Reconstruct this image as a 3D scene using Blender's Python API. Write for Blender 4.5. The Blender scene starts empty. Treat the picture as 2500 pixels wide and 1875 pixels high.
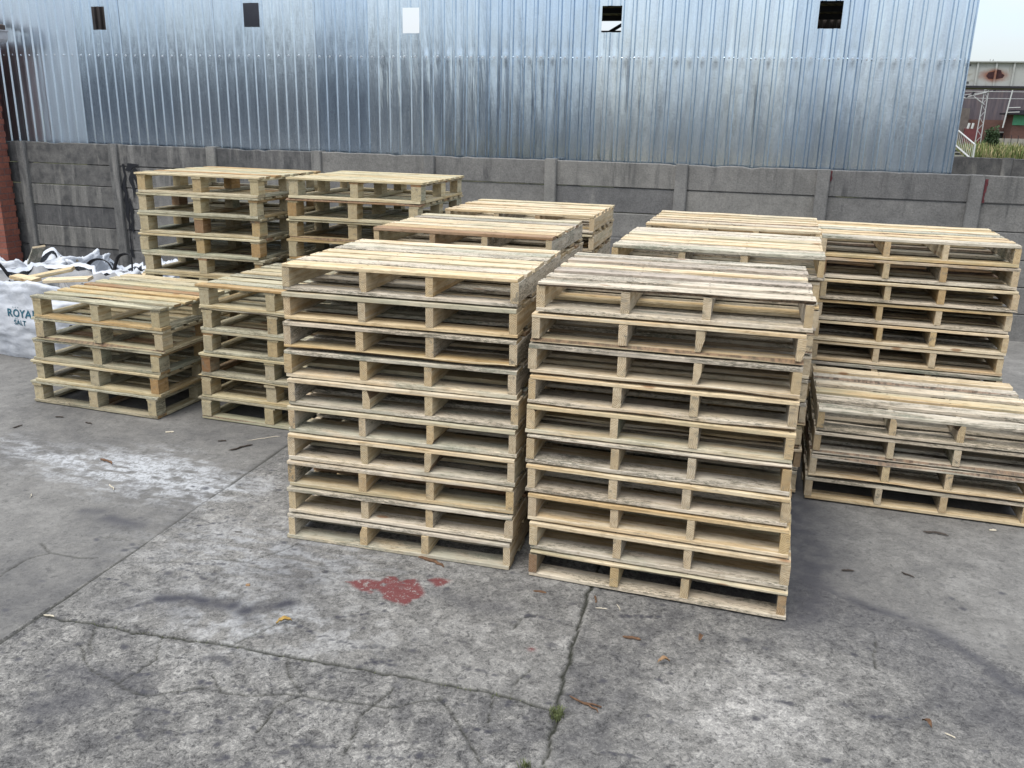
import bpy, math, random
import numpy as np
from mathutils import Vector, Matrix, noise as mn
from mathutils.bvhtree import BVHTree
R = random.Random(11)
scene = bpy.context.scene
COL = scene.collection
rad = math.radians

# ------------------------------------------------------------------ helpers
def tag(o, label=None, cat=None, group=None, kind=None):
    if label: o['label'] = label
    if cat: o['category'] = cat
    if group: o['group'] = group
    if kind: o['kind'] = kind
    return o
def empty(name, loc=(0, 0, 0), rz=0.0, label=None, cat=None, group=None):
    o = bpy.data.objects.new(name, None)
    o.empty_display_size = .1
    o.location = loc
    o.rotation_euler = (0, 0, rz)
    COL.objects.link(o)
    return tag(o, label, cat, group)

class MB:
    """collects faces with uv, and three per-face numbers, and links them as ONE mesh object"""
    def __init__(s):
        s.V = []; s.F = []; s.UV = []; s.seed = []; s.kind = []; s.wea = []; s.mi = []
    def face(s, idx, uvs=None, seed=0., kind=0., wea=0., mi=0):
        s.F.append(idx)
        if uvs is None: uvs = [(s.V[i][0] + s.V[i][2] * .3, s.V[i][1] + s.V[i][2]) for i in idx]
        s.UV.extend(uvs); s.seed.append(seed); s.kind.append(kind); s.wea.append(wea); s.mi.append(mi)
    def box(s, x0, y0, z0, x1, y1, z1, seed=0., c=0.0, mi=0):
        b = len(s.V)
        s.V += [(x0, y0, z0), (x1, y0, z0), (x1, y1, z0), (x0, y1, z0), (x0, y0, z1), (x1, y0, z1), (x1, y1, z1), (x0, y1, z1)]
        for f in ((0, 3, 2, 1), (4, 5, 6, 7), (0, 1, 5, 4), (1, 2, 6, 5), (2, 3, 7, 6), (3, 0, 4, 7)):
            s.face([b + i for i in f], seed=seed, mi=mi)
    def bar(s, p0, p1, r, n=6, r1=None, seed=0., mi=0):
        p0 = Vector(p0); p1 = Vector(p1); d = (p1 - p0).normalized()
        a = d.orthogonal().normalized(); c = d.cross(a)
        if r1 is None: r1 = r
        b = len(s.V)
        for p, rr in ((p0, r), (p1, r1)):
            for k in range(n):
                t = 2 * math.pi * k / n
                s.V.append(tuple(p + (a * math.cos(t) + c * math.sin(t)) * rr))
        for k in range(n):
            s.face([b + k, b + (k + 1) % n, b + n + (k + 1) % n, b + n + k], seed=seed, mi=mi)
        s.face([b + n - 1 - k for k in range(n)], seed=seed, mi=mi); s.face([b + n + k for k in range(n)], seed=seed, mi=mi)
    def tube(s, pts, r, n=7, seed=0., flat=1.0):
        pts = [Vector(p) for p in pts]; b = len(s.V); m = len(pts)
        rr = r if isinstance(r, (list, tuple)) else [r] * m
        a = None
        for i, p in enumerate(pts):
            d = (pts[min(i + 1, m - 1)] - pts[max(i - 1, 0)]).normalized()
            if a is None: a = d.orthogonal().normalized()
            a = (a - d * a.dot(d)).normalized(); c = d.cross(a)
            for k in range(n):
                t = 2 * math.pi * k / n
                s.V.append(tuple(p + (a * math.cos(t) + c * math.sin(t) * flat) * rr[i]))
        for i in range(m - 1):
            for k in range(n):
                s.face([b + i * n + k, b + i * n + (k + 1) % n, b + (i + 1) * n + (k + 1) % n, b + (i + 1) * n + k], seed=seed)
        s.face([b + n - 1 - k for k in range(n)], seed=seed); s.face([b + (m - 1) * n + k for k in range(n)], seed=seed)
    def build(s, name, mat, parent=None, smooth=False, loc=None):
        me = bpy.data.meshes.new(name)
        me.from_pydata(s.V, [], s.F)
        uv = me.uv_layers.new(name='UVMap')
        uv.data.foreach_set('uv', np.array(s.UV, dtype=np.float32).ravel())
        for n, a in (('seed', s.seed), ('kind', s.kind), ('wea', s.wea)):
            if any(a):
                at = me.attributes.new(n, 'FLOAT', 'FACE'); at.data.foreach_set('value', np.array(a, dtype=np.float32))
        for m in (mat if isinstance(mat, (list, tuple)) else [mat]): me.materials.append(m)
        if any(s.mi): me.polygons.foreach_set('material_index', np.array(s.mi, dtype=np.int32))
        if smooth: me.polygons.foreach_set('use_smooth', np.ones(len(s.F), dtype=bool))
        me.update()
        o = bpy.data.objects.new(name, me); COL.objects.link(o)
        if parent: o.parent = parent
        if loc: o.location = loc
        return o

def board(mb, c, axis, L, w, t, rnd, wea=0., bow=0., crook=0., wane=0., yaw=0., step=.085, seed=None, rough=1.0):
    """a sawn board: centre-bottom c, length along axis ('x'/'y'), irregular chamfered section"""
    n = max(2, int(L / step) + 1)
    sd = rnd.random() if seed is None else seed
    b = len(mb.V)
    wc = rnd.choice((0, 1, 2, 3)) if wane > 0 else -1
    ph = rnd.random() * 50
    for i in range(n + 1):
        l = -L / 2 + L * i / n
        q = 2 * l / L
        zo = bow * (1 - q * q); wo = crook * (1 - q * q) + l * yaw
        e1 = mn.noise((l * 8, ph, 1.)) * .0036 * rough; e2 = mn.noise((l * 8, ph, 7.)) * .0036 * rough
        tt = t + mn.noise((l * 4, ph, 3.)) * .0022 * rough
        ch = []
        for k in range(4):
            cw = ct = .0016 + .001 * abs(mn.noise((l * 9, ph + k, 5.)))
            if k == wc:
                f = max(0., min(1., wane + 1.1 * mn.noise((l * 2.3, ph, 11.)))); cw += .024 * f; ct += tt * .78 * f
            ch.append((min(cw, w * .4), min(ct, tt * .85)))
        a0 = -w / 2 + e1 + wo; a1 = w / 2 + e2 + wo
        pts = [(a0 + ch[0][0], 0), (a1 - ch[1][0], 0), (a1, ch[1][1]), (a1, tt - ch[2][1]), (a1 - ch[2][0], tt), (a0 + ch[3][0], tt), (a0, tt - ch[3][1]), (a0, ch[0][1])]
        for k in (2, 3, 6, 7):
            lo, hi = (2, 3) if k in (2, 3) else (7, 6)
        if pts[3][1] <= pts[2][1]: pts[3] = (a1, pts[2][1] + .0005)
        if pts[6][1] <= pts[7][1]: pts[6] = (a0, pts[7][1] + .0005)
        for (pw, pt) in pts:
            if axis == 'x': mb.V.append((c[0] + l, c[1] + pw, c[2] + pt + zo))
            else: mb.V.append((c[0] + pw, c[1] + l, c[2] + pt + zo))
    rev = axis != 'x'
    vv = [(-w / 2, 0), (w / 2, 0), (w / 2 + .003, 0), (w / 2 + t, 0), (w / 2, 1), (-w / 2, 1), (-w / 2 - .003, 0), (-w / 2 - t, 0)]
    vk = [-w / 2, w / 2, w / 2 + .002, w / 2 + t, w / 2 + .5, -w / 2 + .5, -w / 2 + .498, -w / 2 + .5 - t, ]
    for i in range(n):
        u0 = L * i / n; u1 = L * (i + 1) / n
        for k in range(8):
            k2 = (k + 1) % 8
            va = vk[k]; vb = vk[k2] if k2 else vk[7] - .003
            f = [b + i * 8 + k, b + i * 8 + k2, b + (i + 1) * 8 + k2, b + (i + 1) * 8 + k]
            uv = [(u0, va), (u0, vb), (u1, vb), (u1, va)]
            kind = 0.
            if wc >= 0 and k == (7, 1, 3, 5)[wc]: kind = 2.
            if rev: f = f[::-1]; uv = uv[::-1]
            mb.face(f, uv, sd, kind, wea)
    for i, r in ((0, True), (n, False)):
        ii = [b + i * 8 + k for k in range(8)]
        uv = [((mb.V[j][1] - c[1] if axis == 'x' else mb.V[j][0] - c[0]), mb.V[j][2] - c[2]) for j in ii]
        if r != rev: ii = ii[::-1]; uv = uv[::-1]
        mb.face(ii, uv, sd, 1., wea)

# ------------------------------------------------------------------ node helpers
class NT:
    def __init__(s, name):
        s.m = bpy.data.materials.new(name); s.m.use_nodes = True
        s.t = s.m.node_tree; s.n = s.t.nodes; s.l = s.t.links
        s.b = s.n['Principled BSDF']
    def new(s, ty, **kw):
        nd = s.n.new(ty)
        for k, v in kw.items(): setattr(nd, k, v)
        return nd
    def set(s, sock, v):
        if isinstance(v, bpy.types.NodeSocket): s.l.new(v, sock)
        elif v is not None:
            if sock.type == 'RGBA' and len(v) == 3: v = (*v, 1)
            sock.default_value = v
    def math(s, op, a, b=None, c=None, clamp=False):
        nd = s.new('ShaderNodeMath', operation=op, use_clamp=clamp)
        s.set(nd.inputs[0], a)
        if b is not None: s.set(nd.inputs[1], b)
        if c is not None: s.set(nd.inputs[2], c)
        return nd.outputs[0]
    def vmath(s, op, a, b=None):
        nd = s.new('ShaderNodeVectorMath', operation=op)
        s.set(nd.inputs[0], a)
        if b is not None: s.set(nd.inputs[1], b)
        return nd.outputs['Value'] if op == 'LENGTH' else nd.outputs[0]
    def mix(s, f, a, b, blend='MIX'):
        nd = s.new('ShaderNodeMix', data_type='RGBA', blend_type=blend)
        s.set(nd.inputs[0], f); s.set(nd.inputs[6], a); s.set(nd.inputs[7], b)
        return nd.outputs[2]
    def noise(s, vec, scale, detail=4., rough=.55, dist=0., dim='3D'):
        nd = s.new('ShaderNodeTexNoise', noise_dimensions=dim)
        if vec is not None: s.set(nd.inputs['Vector'], vec)
        nd.inputs['Scale'].default_value = scale; nd.inputs['Detail'].default_value = detail
        nd.inputs['Roughness'].default_value = rough; nd.inputs['Distortion'].default_value = dist
        return nd.outputs[0]
    def step(s, v, a, b):
        nd = s.new('ShaderNodeMapRange', interpolation_type='SMOOTHSTEP')
        s.set(nd.inputs['Value'], v); nd.inputs['From Min'].default_value = a; nd.inputs['From Max'].default_value = b
        return nd.outputs[0]
    def remap(s, v, a, b, c, d):
        nd = s.new('ShaderNodeMapRange')
        s.set(nd.inputs['Value'], v)
        for k, x in zip(('From Min', 'From Max', 'To Min', 'To Max'), (a, b, c, d)): nd.inputs[k].default_value = x
        return nd.outputs[0]
    def attr(s, n, out='Fac'):
        nd = s.new('ShaderNodeAttribute', attribute_name=n); return nd.outputs[out]
    def comb(s, x, y, z):
        nd = s.new('ShaderNodeCombineXYZ')
        for i, v in enumerate((x, y, z)): s.set(nd.inputs[i], v)
        return nd.outputs[0]
    def sep(s, v):
        nd = s.new('ShaderNodeSeparateXYZ'); s.set(nd.inputs[0], v); return nd.outputs
    def ramp(s, v, stops, interp='LINEAR'):
        nd = s.new('ShaderNodeValToRGB'); s.set(nd.inputs[0], v)
        cr = nd.color_ramp; cr.interpolation = interp
        while len(cr.elements) < len(stops): cr.elements.new(.5)
        for e, (p, c) in zip(cr.elements, stops): e.position = p; e.color = (*c, 1)
        return nd.outputs[0]
    def pos(s): return s.new('ShaderNodeNewGeometry').outputs['Position']
    def objc(s): return s.new('ShaderNodeTexCoord').outputs['Object']
    def uv(s): return s.new('ShaderNodeTexCoord').outputs['UV']
    def bump(s, h, strength=.3, dist=.01):
        nd = s.new('ShaderNodeBump'); nd.inputs['Strength'].default_value = strength; nd.inputs['Distance'].default_value = dist
        s.set(nd.inputs['Height'], h); s.l.new(nd.outputs[0], s.b.inputs['Normal'])
    def out(s, col, rough=.8, metal=0., spec=.3):
        s.set(s.b.inputs['Base Color'], col); s.set(s.b.inputs['Roughness'], rough)
        s.set(s.b.inputs['Metallic'], metal); s.b.inputs['Specular IOR Level'].default_value = spec
        return s.m

def wood_mat(name, palette, grey, flecks=.5, green=0.25):
    N = NT(name)
    u, v, _ = N.sep(N.uv())
    seed = N.attr('seed'); kind = N.attr('kind'); wea = N.attr('wea')
    wn = N.new('ShaderNodeTexWhiteNoise', noise_dimensions='1D'); N.set(wn.inputs['W'], N.math('MULTIPLY', seed, 913.7))
    r1, r2, r3 = N.sep(wn.outputs['Color'])
    s50 = N.math('MULTIPLY', seed, 173.)
    g1 = N.noise(N.comb(N.math('MULTIPLY', u, 1.6), N.math('MULTIPLY', v, 26.), s50), 1., 5., .6, .4)
    g2 = N.noise(N.comb(N.math('MULTIPLY', u, 5.), N.math('MULTIPLY', v, 130.), s50), 1., 4., .65)
    g3 = N.noise(N.comb(N.math('MULTIPLY', u, 3.), N.math('MULTIPLY', v, 9.), s50), 1., 3., .6)
    g4 = N.noise(N.comb(N.math('MULTIPLY', u, 34.), N.math('MULTIPLY', v, 170.), N.math('ADD', s50, 31.)), 1., 5., .8, .4)
    base = N.ramp(r1, palette)
    # early / late wood lines
    base = N.mix(N.math('MULTIPLY', N.step(g1, .44, .62), .75), base, N.mix(1., base, (.80, .67, .50), 'MULTIPLY'))
    base = N.mix(N.math('MULTIPLY', N.step(g3, .55, .8), .35), base, N.mix(1., base, (.86, .66, .45), 'MULTIPLY'))
    gl = N.noise(N.comb(N.math('MULTIPLY', u, 1.1), N.math('MULTIPLY', v, 60.), N.math('ADD', s50, 7.)), 1., 4., .6, .8)
    base = N.mix(N.math('MULTIPLY', N.step(gl, .60, .72), .45), base, N.mix(1., base, (.50, .42, .33), 'MULTIPLY'))
    base = N.mix(N.math('MULTIPLY', N.math('SUBTRACT', 1., N.step(gl, .30, .42)), .5), base, (.54, .515, .465))
    # greying
    wv = N.math('ADD', wea, N.math('MULTIPLY', N.math('SUBTRACT', r2, .5), .35))
    wm = N.step(N.math('ADD', N.math('ADD', N.math('MULTIPLY', g3, .6), N.math('MULTIPLY', g1, .4)), N.math('SUBTRACT', wv, .5)), .42, .68)
    col = N.mix(N.math('MULTIPLY', wm, .6), base, grey)
    # dark mould flecks along the grain
    fl = N.math('MULTIPLY', N.step(N.math('ADD', g4, N.math('MULTIPLY', N.math('ADD', wv, N.math('SUBTRACT', g3, .5)),     .20)), .62, .70), flecks, clamp=True)
    pt = N.noise(N.comb(N.math('MULTIPLY', u, 2.2), N.math('MULTIPLY', v, 14.), N.math('ADD', s50, 60.)), 1., 3., .6)
    fl = N.math('MULTIPLY', fl, N.step(N.math('ADD', pt, N.math('MULTIPLY', wv, .12)), .50, .66))
    col = N.mix(N.math('MULTIPLY', fl, .8), col, (.075, .072, .055))
    g6 = N.noise(N.comb(N.math('MULTIPLY', u, 11.), N.math('MULTIPLY', v, 34.), N.math('ADD', s50, 90.)), 1., 6., .72, .8)
    col = N.mix(1., col, N.ramp(g6, [(.32, (.62, .585, .53)), (.46, (.96, .955, .95)), (.66, (1.16, 1.15, 1.14))]), 'MULTIPLY')
    # green tinge
    gm = N.math('MULTIPLY', N.step(N.math('ADD', N.math('MULTIPLY', g3, .7), N.math('MULTIPLY', r3, .5)), .68, .92), green)
    col = N.mix(gm, col, (.19, .23, .175))
    # fine fibres
    col = N.mix(1., col, N.ramp(g2, [(.25, (.86, .84, .81)), (.6, (1.10, 1.09, 1.08))]), 'MULTIPLY')
    # knots
    vo = N.new('ShaderNodeTexVoronoi', voronoi_dimensions='3D', feature='F1')
    N.set(vo.inputs['Vector'], N.comb(N.math('MULTIPLY', u, 3.2), N.math('MULTIPLY', v, 7.), s50)); vo.inputs['Scale'].default_value = 1.
    kd = N.math('ADD', vo.outputs['Distance'], N.math('MULTIPLY', g1, .05))
    kn = N.math('SUBTRACT', 1., N.step(kd, .09, .17))
    kn = N.math('MULTIPLY', kn, N.step(N.sep(vo.outputs['Color'])[0], .55, .6))
    col = N.mix(N.math('MULTIPLY', kn, .75), col, (.20, .09, .035))
    # end grain with growth rings
    eu = N.math('ADD', u, N.remap(r2, 0, 1, -.06, .06)); ev = N.math('ADD', v, N.remap(r3, 0, 1, -.09, .03))
    rl = N.math('ADD', N.vmath('LENGTH', N.comb(eu, ev, 0.)), N.math('MULTIPLY', N.noise(N.comb(u, v, s50), 22., 2.), .012))
    ring = N.math('SINE', N.math('MULTIPLY', rl, 850.))
    nz = N.noise(N.comb(u, v, s50), 60., 5., .7)
    ecol = N.mix(1., N.ramp(r1, palette), N.ramp(N.math('ADD', N.math('MULTIPLY', ring, .22), nz), [(.2, (.45, .38, .30)), (.5, (.86, .80, .73)), (.8, (1.05, 1.03, 1.0))]), 'MULTIPLY')
    ecol = N.mix(N.math('MULTIPLY', N.step(N.noise(N.comb(u, v, s50), 30., 4., .7), .52, .66), N.math('ADD', .4, N.math('MULTIPLY', wea, .5))), ecol, (.12, .11, .085))
    isend = N.math('MULTIPLY', N.math('GREATER_THAN', kind, .5), N.math('LESS_THAN', kind, 1.5))
    col = N.mix(isend, col, ecol)
    bark = N.mix(N.step(g4, .42, .6), (.16, .10, .062), (.045, .03, .022))
    col = N.mix(N.math('MULTIPLY', N.math('GREATER_THAN', kind, 1.5), .85), col, bark)
    col = N.mix(N.math('GREATER_THAN', kind, 2.5), col, (.05, .045, .042))
    oi = N.new('ShaderNodeObjectInfo')
    col = N.mix(1., col, N.ramp(oi.outputs['Random'], [(0., (.93, .93, .94)), (1., (1.10, 1.08, 1.05))]), 'MULTIPLY')
    N.bump(N.math('ADD', g2, N.math('MULTIPLY', g4, .8)), .45, .004)
    return N.out(col, .78, 0., .25)

FRESH = [(0., (.46, .395, .265)), (.2, (.50, .445, .34)), (.38, (.46, .375, .235)), (.55, (.51, .46, .36)), (.70, (.45, .36, .21)), (.82, (.48, .415, .31)), (.90, (.39, .30, .17)), (.955, (.31, .235, .155)), (.985, (.24, .16, .10)), (1., (.19, .12, .07))]
BLOCKP = [(0., (.375, .345, .235)), (.25, (.41, .38, .275)), (.5, (.38, .34, .22)), (.7, (.42, .385, .28)), (.84, (.37, .295, .165)), (.93, (.33, .225, .11)), (.97, (.25, .17, .105)), (1., (.22, .13, .065))]
M_WOOD = wood_mat('pallet_wood', FRESH, (.43, .415, .375), 1., .42)
M_WOODB = wood_mat('block_pallet_wood', BLOCKP, (.33, .335, .265), .85, .45)

def concrete_wall_mat():
    N = NT('precast_concrete')
    p = N.pos(); seed = N.attr('seed'); wea = N.attr('wea')
    x, y, z = N.sep(p)
    big = N.noise(p, 1.1, 4.); mid = N.noise(p, 7., 5., .6); fine = N.noise(p, 60., 5., .7)
    streak = N.noise(N.comb(N.math('MULTIPLY', x, 9.), N.math('MULTIPLY', y, 9.), N.math('MULTIPLY', z, .9)), 1., 5., .65)
    worm = N.noise(p, 26., 3., .6, 1.5)
    col = N.ramp(N.math('ADD', N.math('MULTIPLY', big, .5), N.math('MULTIPLY', mid, .5)), [(.3, (.106, .106, .103)), (.5, (.154, .153, .148)), (.72, (.208, .205, .196))])
    col = N.mix(1., col, N.ramp(fine, [(.25, (.66, .66, .66)), (.6, (1.06, 1.06, 1.06))]), 'MULTIPLY')
    col = N.mix(N.math('MULTIPLY', N.step(worm, .56, .66), .35), col, (.085, .085, .085))
    wn = N.new('ShaderNodeTexWhiteNoise', noise_dimensions='1D'); N.set(wn.inputs['W'], N.math('MULTIPLY', seed, 313.))
    col = N.mix(1., col, N.ramp(wn.outputs[0], [(0., (.78, .78, .80)), (1., (1.16, 1.14, 1.1))]), 'MULTIPLY')
    # soot running down from the top of the wall (wea = soot, plus shading painted on the left bays)
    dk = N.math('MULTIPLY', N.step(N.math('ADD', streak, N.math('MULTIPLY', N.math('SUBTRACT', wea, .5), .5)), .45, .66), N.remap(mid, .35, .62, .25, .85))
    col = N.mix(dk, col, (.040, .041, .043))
    pale = N.math('MULTIPLY', N.step(N.noise(N.comb(N.math('MULTIPLY', x, 5.), y, N.math('MULTIPLY', z, 1.3)), 1.3, 4., .6), .60, .72), .28)
    col = N.mix(pale, col, (.26, .25, .225))
    col = N.mix(1., col, N.comb(N.math('ADD', 1., N.math('MULTIPLY', N.attr('kind'), .22)), N.math('ADD', 1., N.math('MULTIPLY', N.attr('kind'), .22)), N.math('ADD', 1., N.math('MULTIPLY', N.attr('kind'), .2))), 'MULTIPLY')
    N.bump(N.math('ADD', N.math('MULTIPLY', mid, .6), N.math('ADD', N.math('MULTIPLY', worm, .5), N.math('MULTIPLY', fine, .5))), .6, .012)
    return N.out(col, .9, 0., .2)
M_CONC = concrete_wall_mat()

def simple(name, col, rough=.7, metal=0., var=.15, scale=8., bump=.0, spec=.3):
    N = NT(name); p = N.objc()
    n = N.noise(p, scale, 5., .6)
    c = N.mix(1., col, N.ramp(n, [(.25, (1 - var,) * 3), (.75, (1 + var,) * 3)]), 'MULTIPLY')
    if bump: N.bump(n, bump, .01)
    return N.out(c, rough, metal, spec)

# ------------------------------------------------------------------ camera
cam = bpy.data.cameras.new('camera'); cam.lens = 36 * 2130.7082 / 2500; cam.sensor_width = 36; cam.clip_end = 3000; cam.clip_start = .05
co = bpy.data.objects.new('camera', cam); COL.objects.link(co)
Fv = Vector((-0.2554270709734229, 0.9213602229811529, -0.2930057182412281)); Rv = Vector((0.96162573697454, 0.2735022444478432, 0.02173624323946245)); Uv = Vector((-0.10016463149291197, 0.27620981479685364, 0.9558635806472474))
m = Matrix((Rv, Uv, -Fv)).transposed().to_4x4(); m.translation = (0, 0, 2.1679)
co.matrix_world = m
scene.camera = co

# ------------------------------------------------------------------ pallets
PW, PD, PH = 1.2181, .9745, .1454
BW, BD, BH = 1.1766, 1.0316, .1662
ORD = ['top', 'second from the top', 'third from the top', 'fourth from the top', 'fifth from the top', 'sixth from the top', 'fourth from the bottom', 'third from the bottom', 'second from the bottom', 'bottom']
def ordname(i, n):
    if n == 10: return ORD[i]
    return {4: ['top', 'second from the top', 'second from the bottom', 'bottom'],
            5: ['top', 'second from the top', 'middle', 'second from the bottom', 'bottom'],
            6: ['top', 'second from the top', 'third from the top', 'third from the bottom', 'second from the bottom', 'bottom']}[n][i]

def nails(mb, xs, y, w, z, rnd):
    for x in xs:
        for s in (-1, 1):
            cx, cy, r_ = x + rnd.uniform(-.008, .008), y + s * w * .27 + rnd.uniform(-.006, .006), rnd.uniform(.0035, .005)
            b = len(mb.V)
            for k in range(6): mb.V.append((cx + r_ * math.cos(k * 1.047), cy + r_ * math.sin(k * 1.047), z + .0014))
            mb.face([b + k for k in range(6)], kind=3.)
def pickw(wea, rnd):
    # most boards are clean, some are well weathered
    return rnd.uniform(.62, .95) if rnd.random() < wea * .75 else rnd.uniform(0, .3)

def stringer_pallet(loc, rz, label, wea, rnd, gap_wea=0., nb=None, topwane=.0):
    t = empty('stringer_pallet', loc, rz, label, 'pallet', 'four stringer wooden pallets')
    nb = nb or rnd.choice((6, 7, 7))
    W2, D2 = PW / 2, PD / 2
    tb = .0225
    def deck(name, z, n, isTop):
        mb = MB()
        ws = [rnd.uniform(.084, .112) for _ in range(n)]
        if isTop: ws[0] = rnd.uniform(.10, .122); ws[-1] = .105
        else: ws[0] = rnd.uniform(.095, .12)
        g = (PD - sum(ws)) / (n - 1)
        y = -D2
        for i, w in enumerate(ws):
            jy = rnd.uniform(-.012, .012) if 0 < i < n - 1 else rnd.uniform(0, .006) * (1 if i == 0 else -1)
            L = PW - rnd.uniform(0, .012)
            th = tb - rnd.uniform(.0012, .0062)
            wn = rnd.uniform(.25, .8) if rnd.random() < .26 else 0.
            if isTop and i == 0 and topwane: wn = topwane
            zz = z + (tb - th) * (0 if isTop else 1) - (.0 if isTop else 0)
            board(mb, (rnd.uniform(-.006, .006), y + w / 2 + jy, zz), 'x', L, w, th, rnd, wea=pickw(wea, rnd), wane=wn, yaw=rnd.uniform(-.006, .006), crook=rnd.uniform(-.003, .003), bow=rnd.uniform(-.0012, .0006))
            if isTop: nails(mb, (-W2 + .021, -W2 + .423, -W2 + .772, W2 - .021), y + w / 2 + jy, w, zz + th, rnd)
            y += w + g
        return mb.build(name, M_WOOD, t)
    hs = PH - 2 * tb - .0022
    deck('bottom_deck', .0006, rnd.choice((4, 5)), False)
    for i, xs in enumerate((-W2 + .021, -W2 + .423, -W2 + .772, W2 - .021)):
        mb = MB(); w = rnd.uniform(.035, .041)
        board(mb, (xs + (rnd.uniform(-.012, .012) if 0 < i < 3 else rnd.uniform(-.003, .003)), 0, tb + .0012), 'y', PD - rnd.uniform(.002, .018), w, hs, rnd, wea=pickw(wea - .12, rnd), yaw=rnd.uniform(-.004, .004), wane=(rnd.uniform(.1, .5) if rnd.random() < .2 else 0), step=.2)
        mb.build('stringer', M_WOOD, t)
    deck('top_deck', PH - tb - .0004, nb, True)
    return t

def block_pallet(loc, rz, label, wea, rnd):
    t = empty('block_pallet', loc, rz, label, 'pallet', 'nine block wooden pallets')
    W2, D2 = BW / 2, BD / 2
    tb, ts, tt = .022, .0165, .0175
    hb = BH - tb - ts - tt - .003
    rw = lambda a=.3: pickw(wea, rnd)
    # bottom frame: two cross boards, three runners between them
    mb = MB()
    for s in (-1, 1):
        board(mb, (rnd.uniform(-.01, .01), s * (D2 - .052), .0006), 'x', BW - rnd.uniform(.02, .05), .1, tb - .001, rnd, wea=rw(), wane=(rnd.uniform(.2, .6) if rnd.random() < .25 else 0), yaw=rnd.uniform(-.004, .004))
    for x in (-W2 + .06, 0, W2 - .06):
        board(mb, (x, 0, .0006), 'y', BD - .208, .088, tb - .001, rnd, wea=rw(), step=.2)
    mb.build('bottom_frame', M_WOODB, t)
    for ix, x in enumerate((-W2 + .06, 0, W2 - .06)):
        for y in (-D2 + .062, 0, D2 - .062):
            mb = MB()
            board(mb, (x + rnd.uniform(-.008, .008), y + rnd.uniform(-.006, .006), tb + .001), 'y', rnd.uniform(.098, .122), rnd.uniform(.068, .082), hb, rnd, wea=rw(.4), step=.06, yaw=rnd.uniform(-.08, .08))
            mb.build('block', M_WOODB, t)
        mb = MB()
        board(mb, (x, 0, tb + hb + .0015), 'y', BD - rnd.uniform(.004, .02), .085, ts, rnd, wea=rw(), step=.2)
        mb.build('stringer_board', M_WOODB, t)
    mb = MB(); n = 8
    ws = [rnd.uniform(.08, .1) for _ in range(n)]; g = (BD - sum(ws)) / (n - 1); y = -D2
    for i, w in enumerate(ws):
        board(mb, (rnd.uniform(-.008, .008), y + w / 2 + (rnd.uniform(-.01, .01) if 0 < i < n - 1 else 0), BH - tt - .0008), 'x', BW - rnd.uniform(0, .015), w, tt - rnd.uniform(0, .002), rnd, wea=rw(), wane=(rnd.uniform(.2, .7) if rnd.random() < .25 else 0), yaw=rnd.uniform(-.007, .007), bow=rnd.uniform(-.0008, .0004))
        nails(mb, (-W2 + .06, 0, W2 - .06), y + w / 2, w, BH - .001, rnd)
        y += w + g
    mb.build('top_deck', M_WOODB, t)
    return t

ROW_A = [(-0.959, 3.825, 0.66), (-0.973, 3.814, 0.44), (-0.977, 3.803, 0.22), (-0.974, 3.792, 0.01), (-0.974, 3.781, -0.21), (-0.972, 3.77, -0.43), (-0.961, 3.759, -0.65), (-0.948, 3.749, -0.86), (-0.934, 3.738, -1.08), (-0.932, 3.727, -1.3)]
ROW_B = [(-2.265, 3.834, 1.16), (-2.264, 3.821, 1.19), (-2.259, 3.809, 1.21), (-2.255, 3.796, 1.24), (-2.24, 3.784, 1.26), (-2.243, 3.771, 1.28), (-2.244, 3.759, 1.31), (-2.244, 3.747, 1.33), (-2.242, 3.734, 1.36), (-2.247, 3.722, 1.38)]
def rows(x, y, a, n, off=None, rnd=R, j=.008):
    out = []
    for i in range(n):
        ox = off[i] if off else rnd.uniform(-j, j)
        out.append((x + ox, y + (rnd.uniform(-j, j) if i else 0), a + rnd.uniform(-.5, .5)))
    return out
STR = [
 ('the tall front stack on the right', ROW_A, .58),
 ('the tall front stack on the left', ROW_B, .6),
 ('the stack right behind the left front stack', rows(-2.457, 5.335, -.18, 10), .55),
 ('the middle stack nearest the concrete wall', rows(-2.456, 6.705, .55, 10), .3),
 ('the stack right behind the right front stack', rows(-.8475, 5.2175, -.5, 10), .6),
 ('the stack left of the tall right hand stack', rows(-.807, 6.45, -.1, 10), .35),
 ('the tall right hand stack by the wall', rows(.40, 6.256, -1.0, 10, [0, .016, .036, .022, .024, .026, .03, .02, .03, .02]), .4),
 ('the low four high stack at the right', rows(.4335, 5.1454, -.2, 4, [0, -.004, -.010, -.02]), .95),
]
for (sname, rr, wea) in STR:
    n = len(rr)
    for i, (x, y, a) in enumerate(rr):
        z = (n - 1 - i) * PH
        c, s = math.cos(rad(a)), math.sin(rad(a))
        cx = x + c * PW / 2 - s * PD / 2; cy = y + s * PW / 2 + c * PD / 2
        w = wea + R.uniform(-.12, .12) + (.08 if i == 0 else 0)
        tw = .75 if (i == 0 and rr is ROW_A) else 0
        stringer_pallet((cx, cy, z), rad(a), 'stringer pallet, %s in %s' % (ordname(i, n), sname), w, random.Random(hash((round(x * 1000), i, n)) & 0xffff), topwane=tw)
BLK = [
 ('the low five high stack at far left', rows(-5.142, 5.139, -2.2, 5, [0, -.004, -.05, -.07, -.1]), .45),
 ('the six high stack behind the front left stack', rows(-3.77, 5.227, -1.97, 6, [0, .004, 0, -.03, -.04, -.05]), .45),
 ('the tall back stack nearest the brick building', rows(-5.047, 6.30, -.34, 10, [0, -.012, -.014, -.016, .004, .0, .01, -.01, .0, .01]), .4),
 ('the tall back stack right of the corner stack', rows(-3.722, 6.455, .74, 10, [0, -.013, -.023, -.033, -.03, -.02, -.03, -.03, -.02, -.03]), .4),
]
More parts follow.
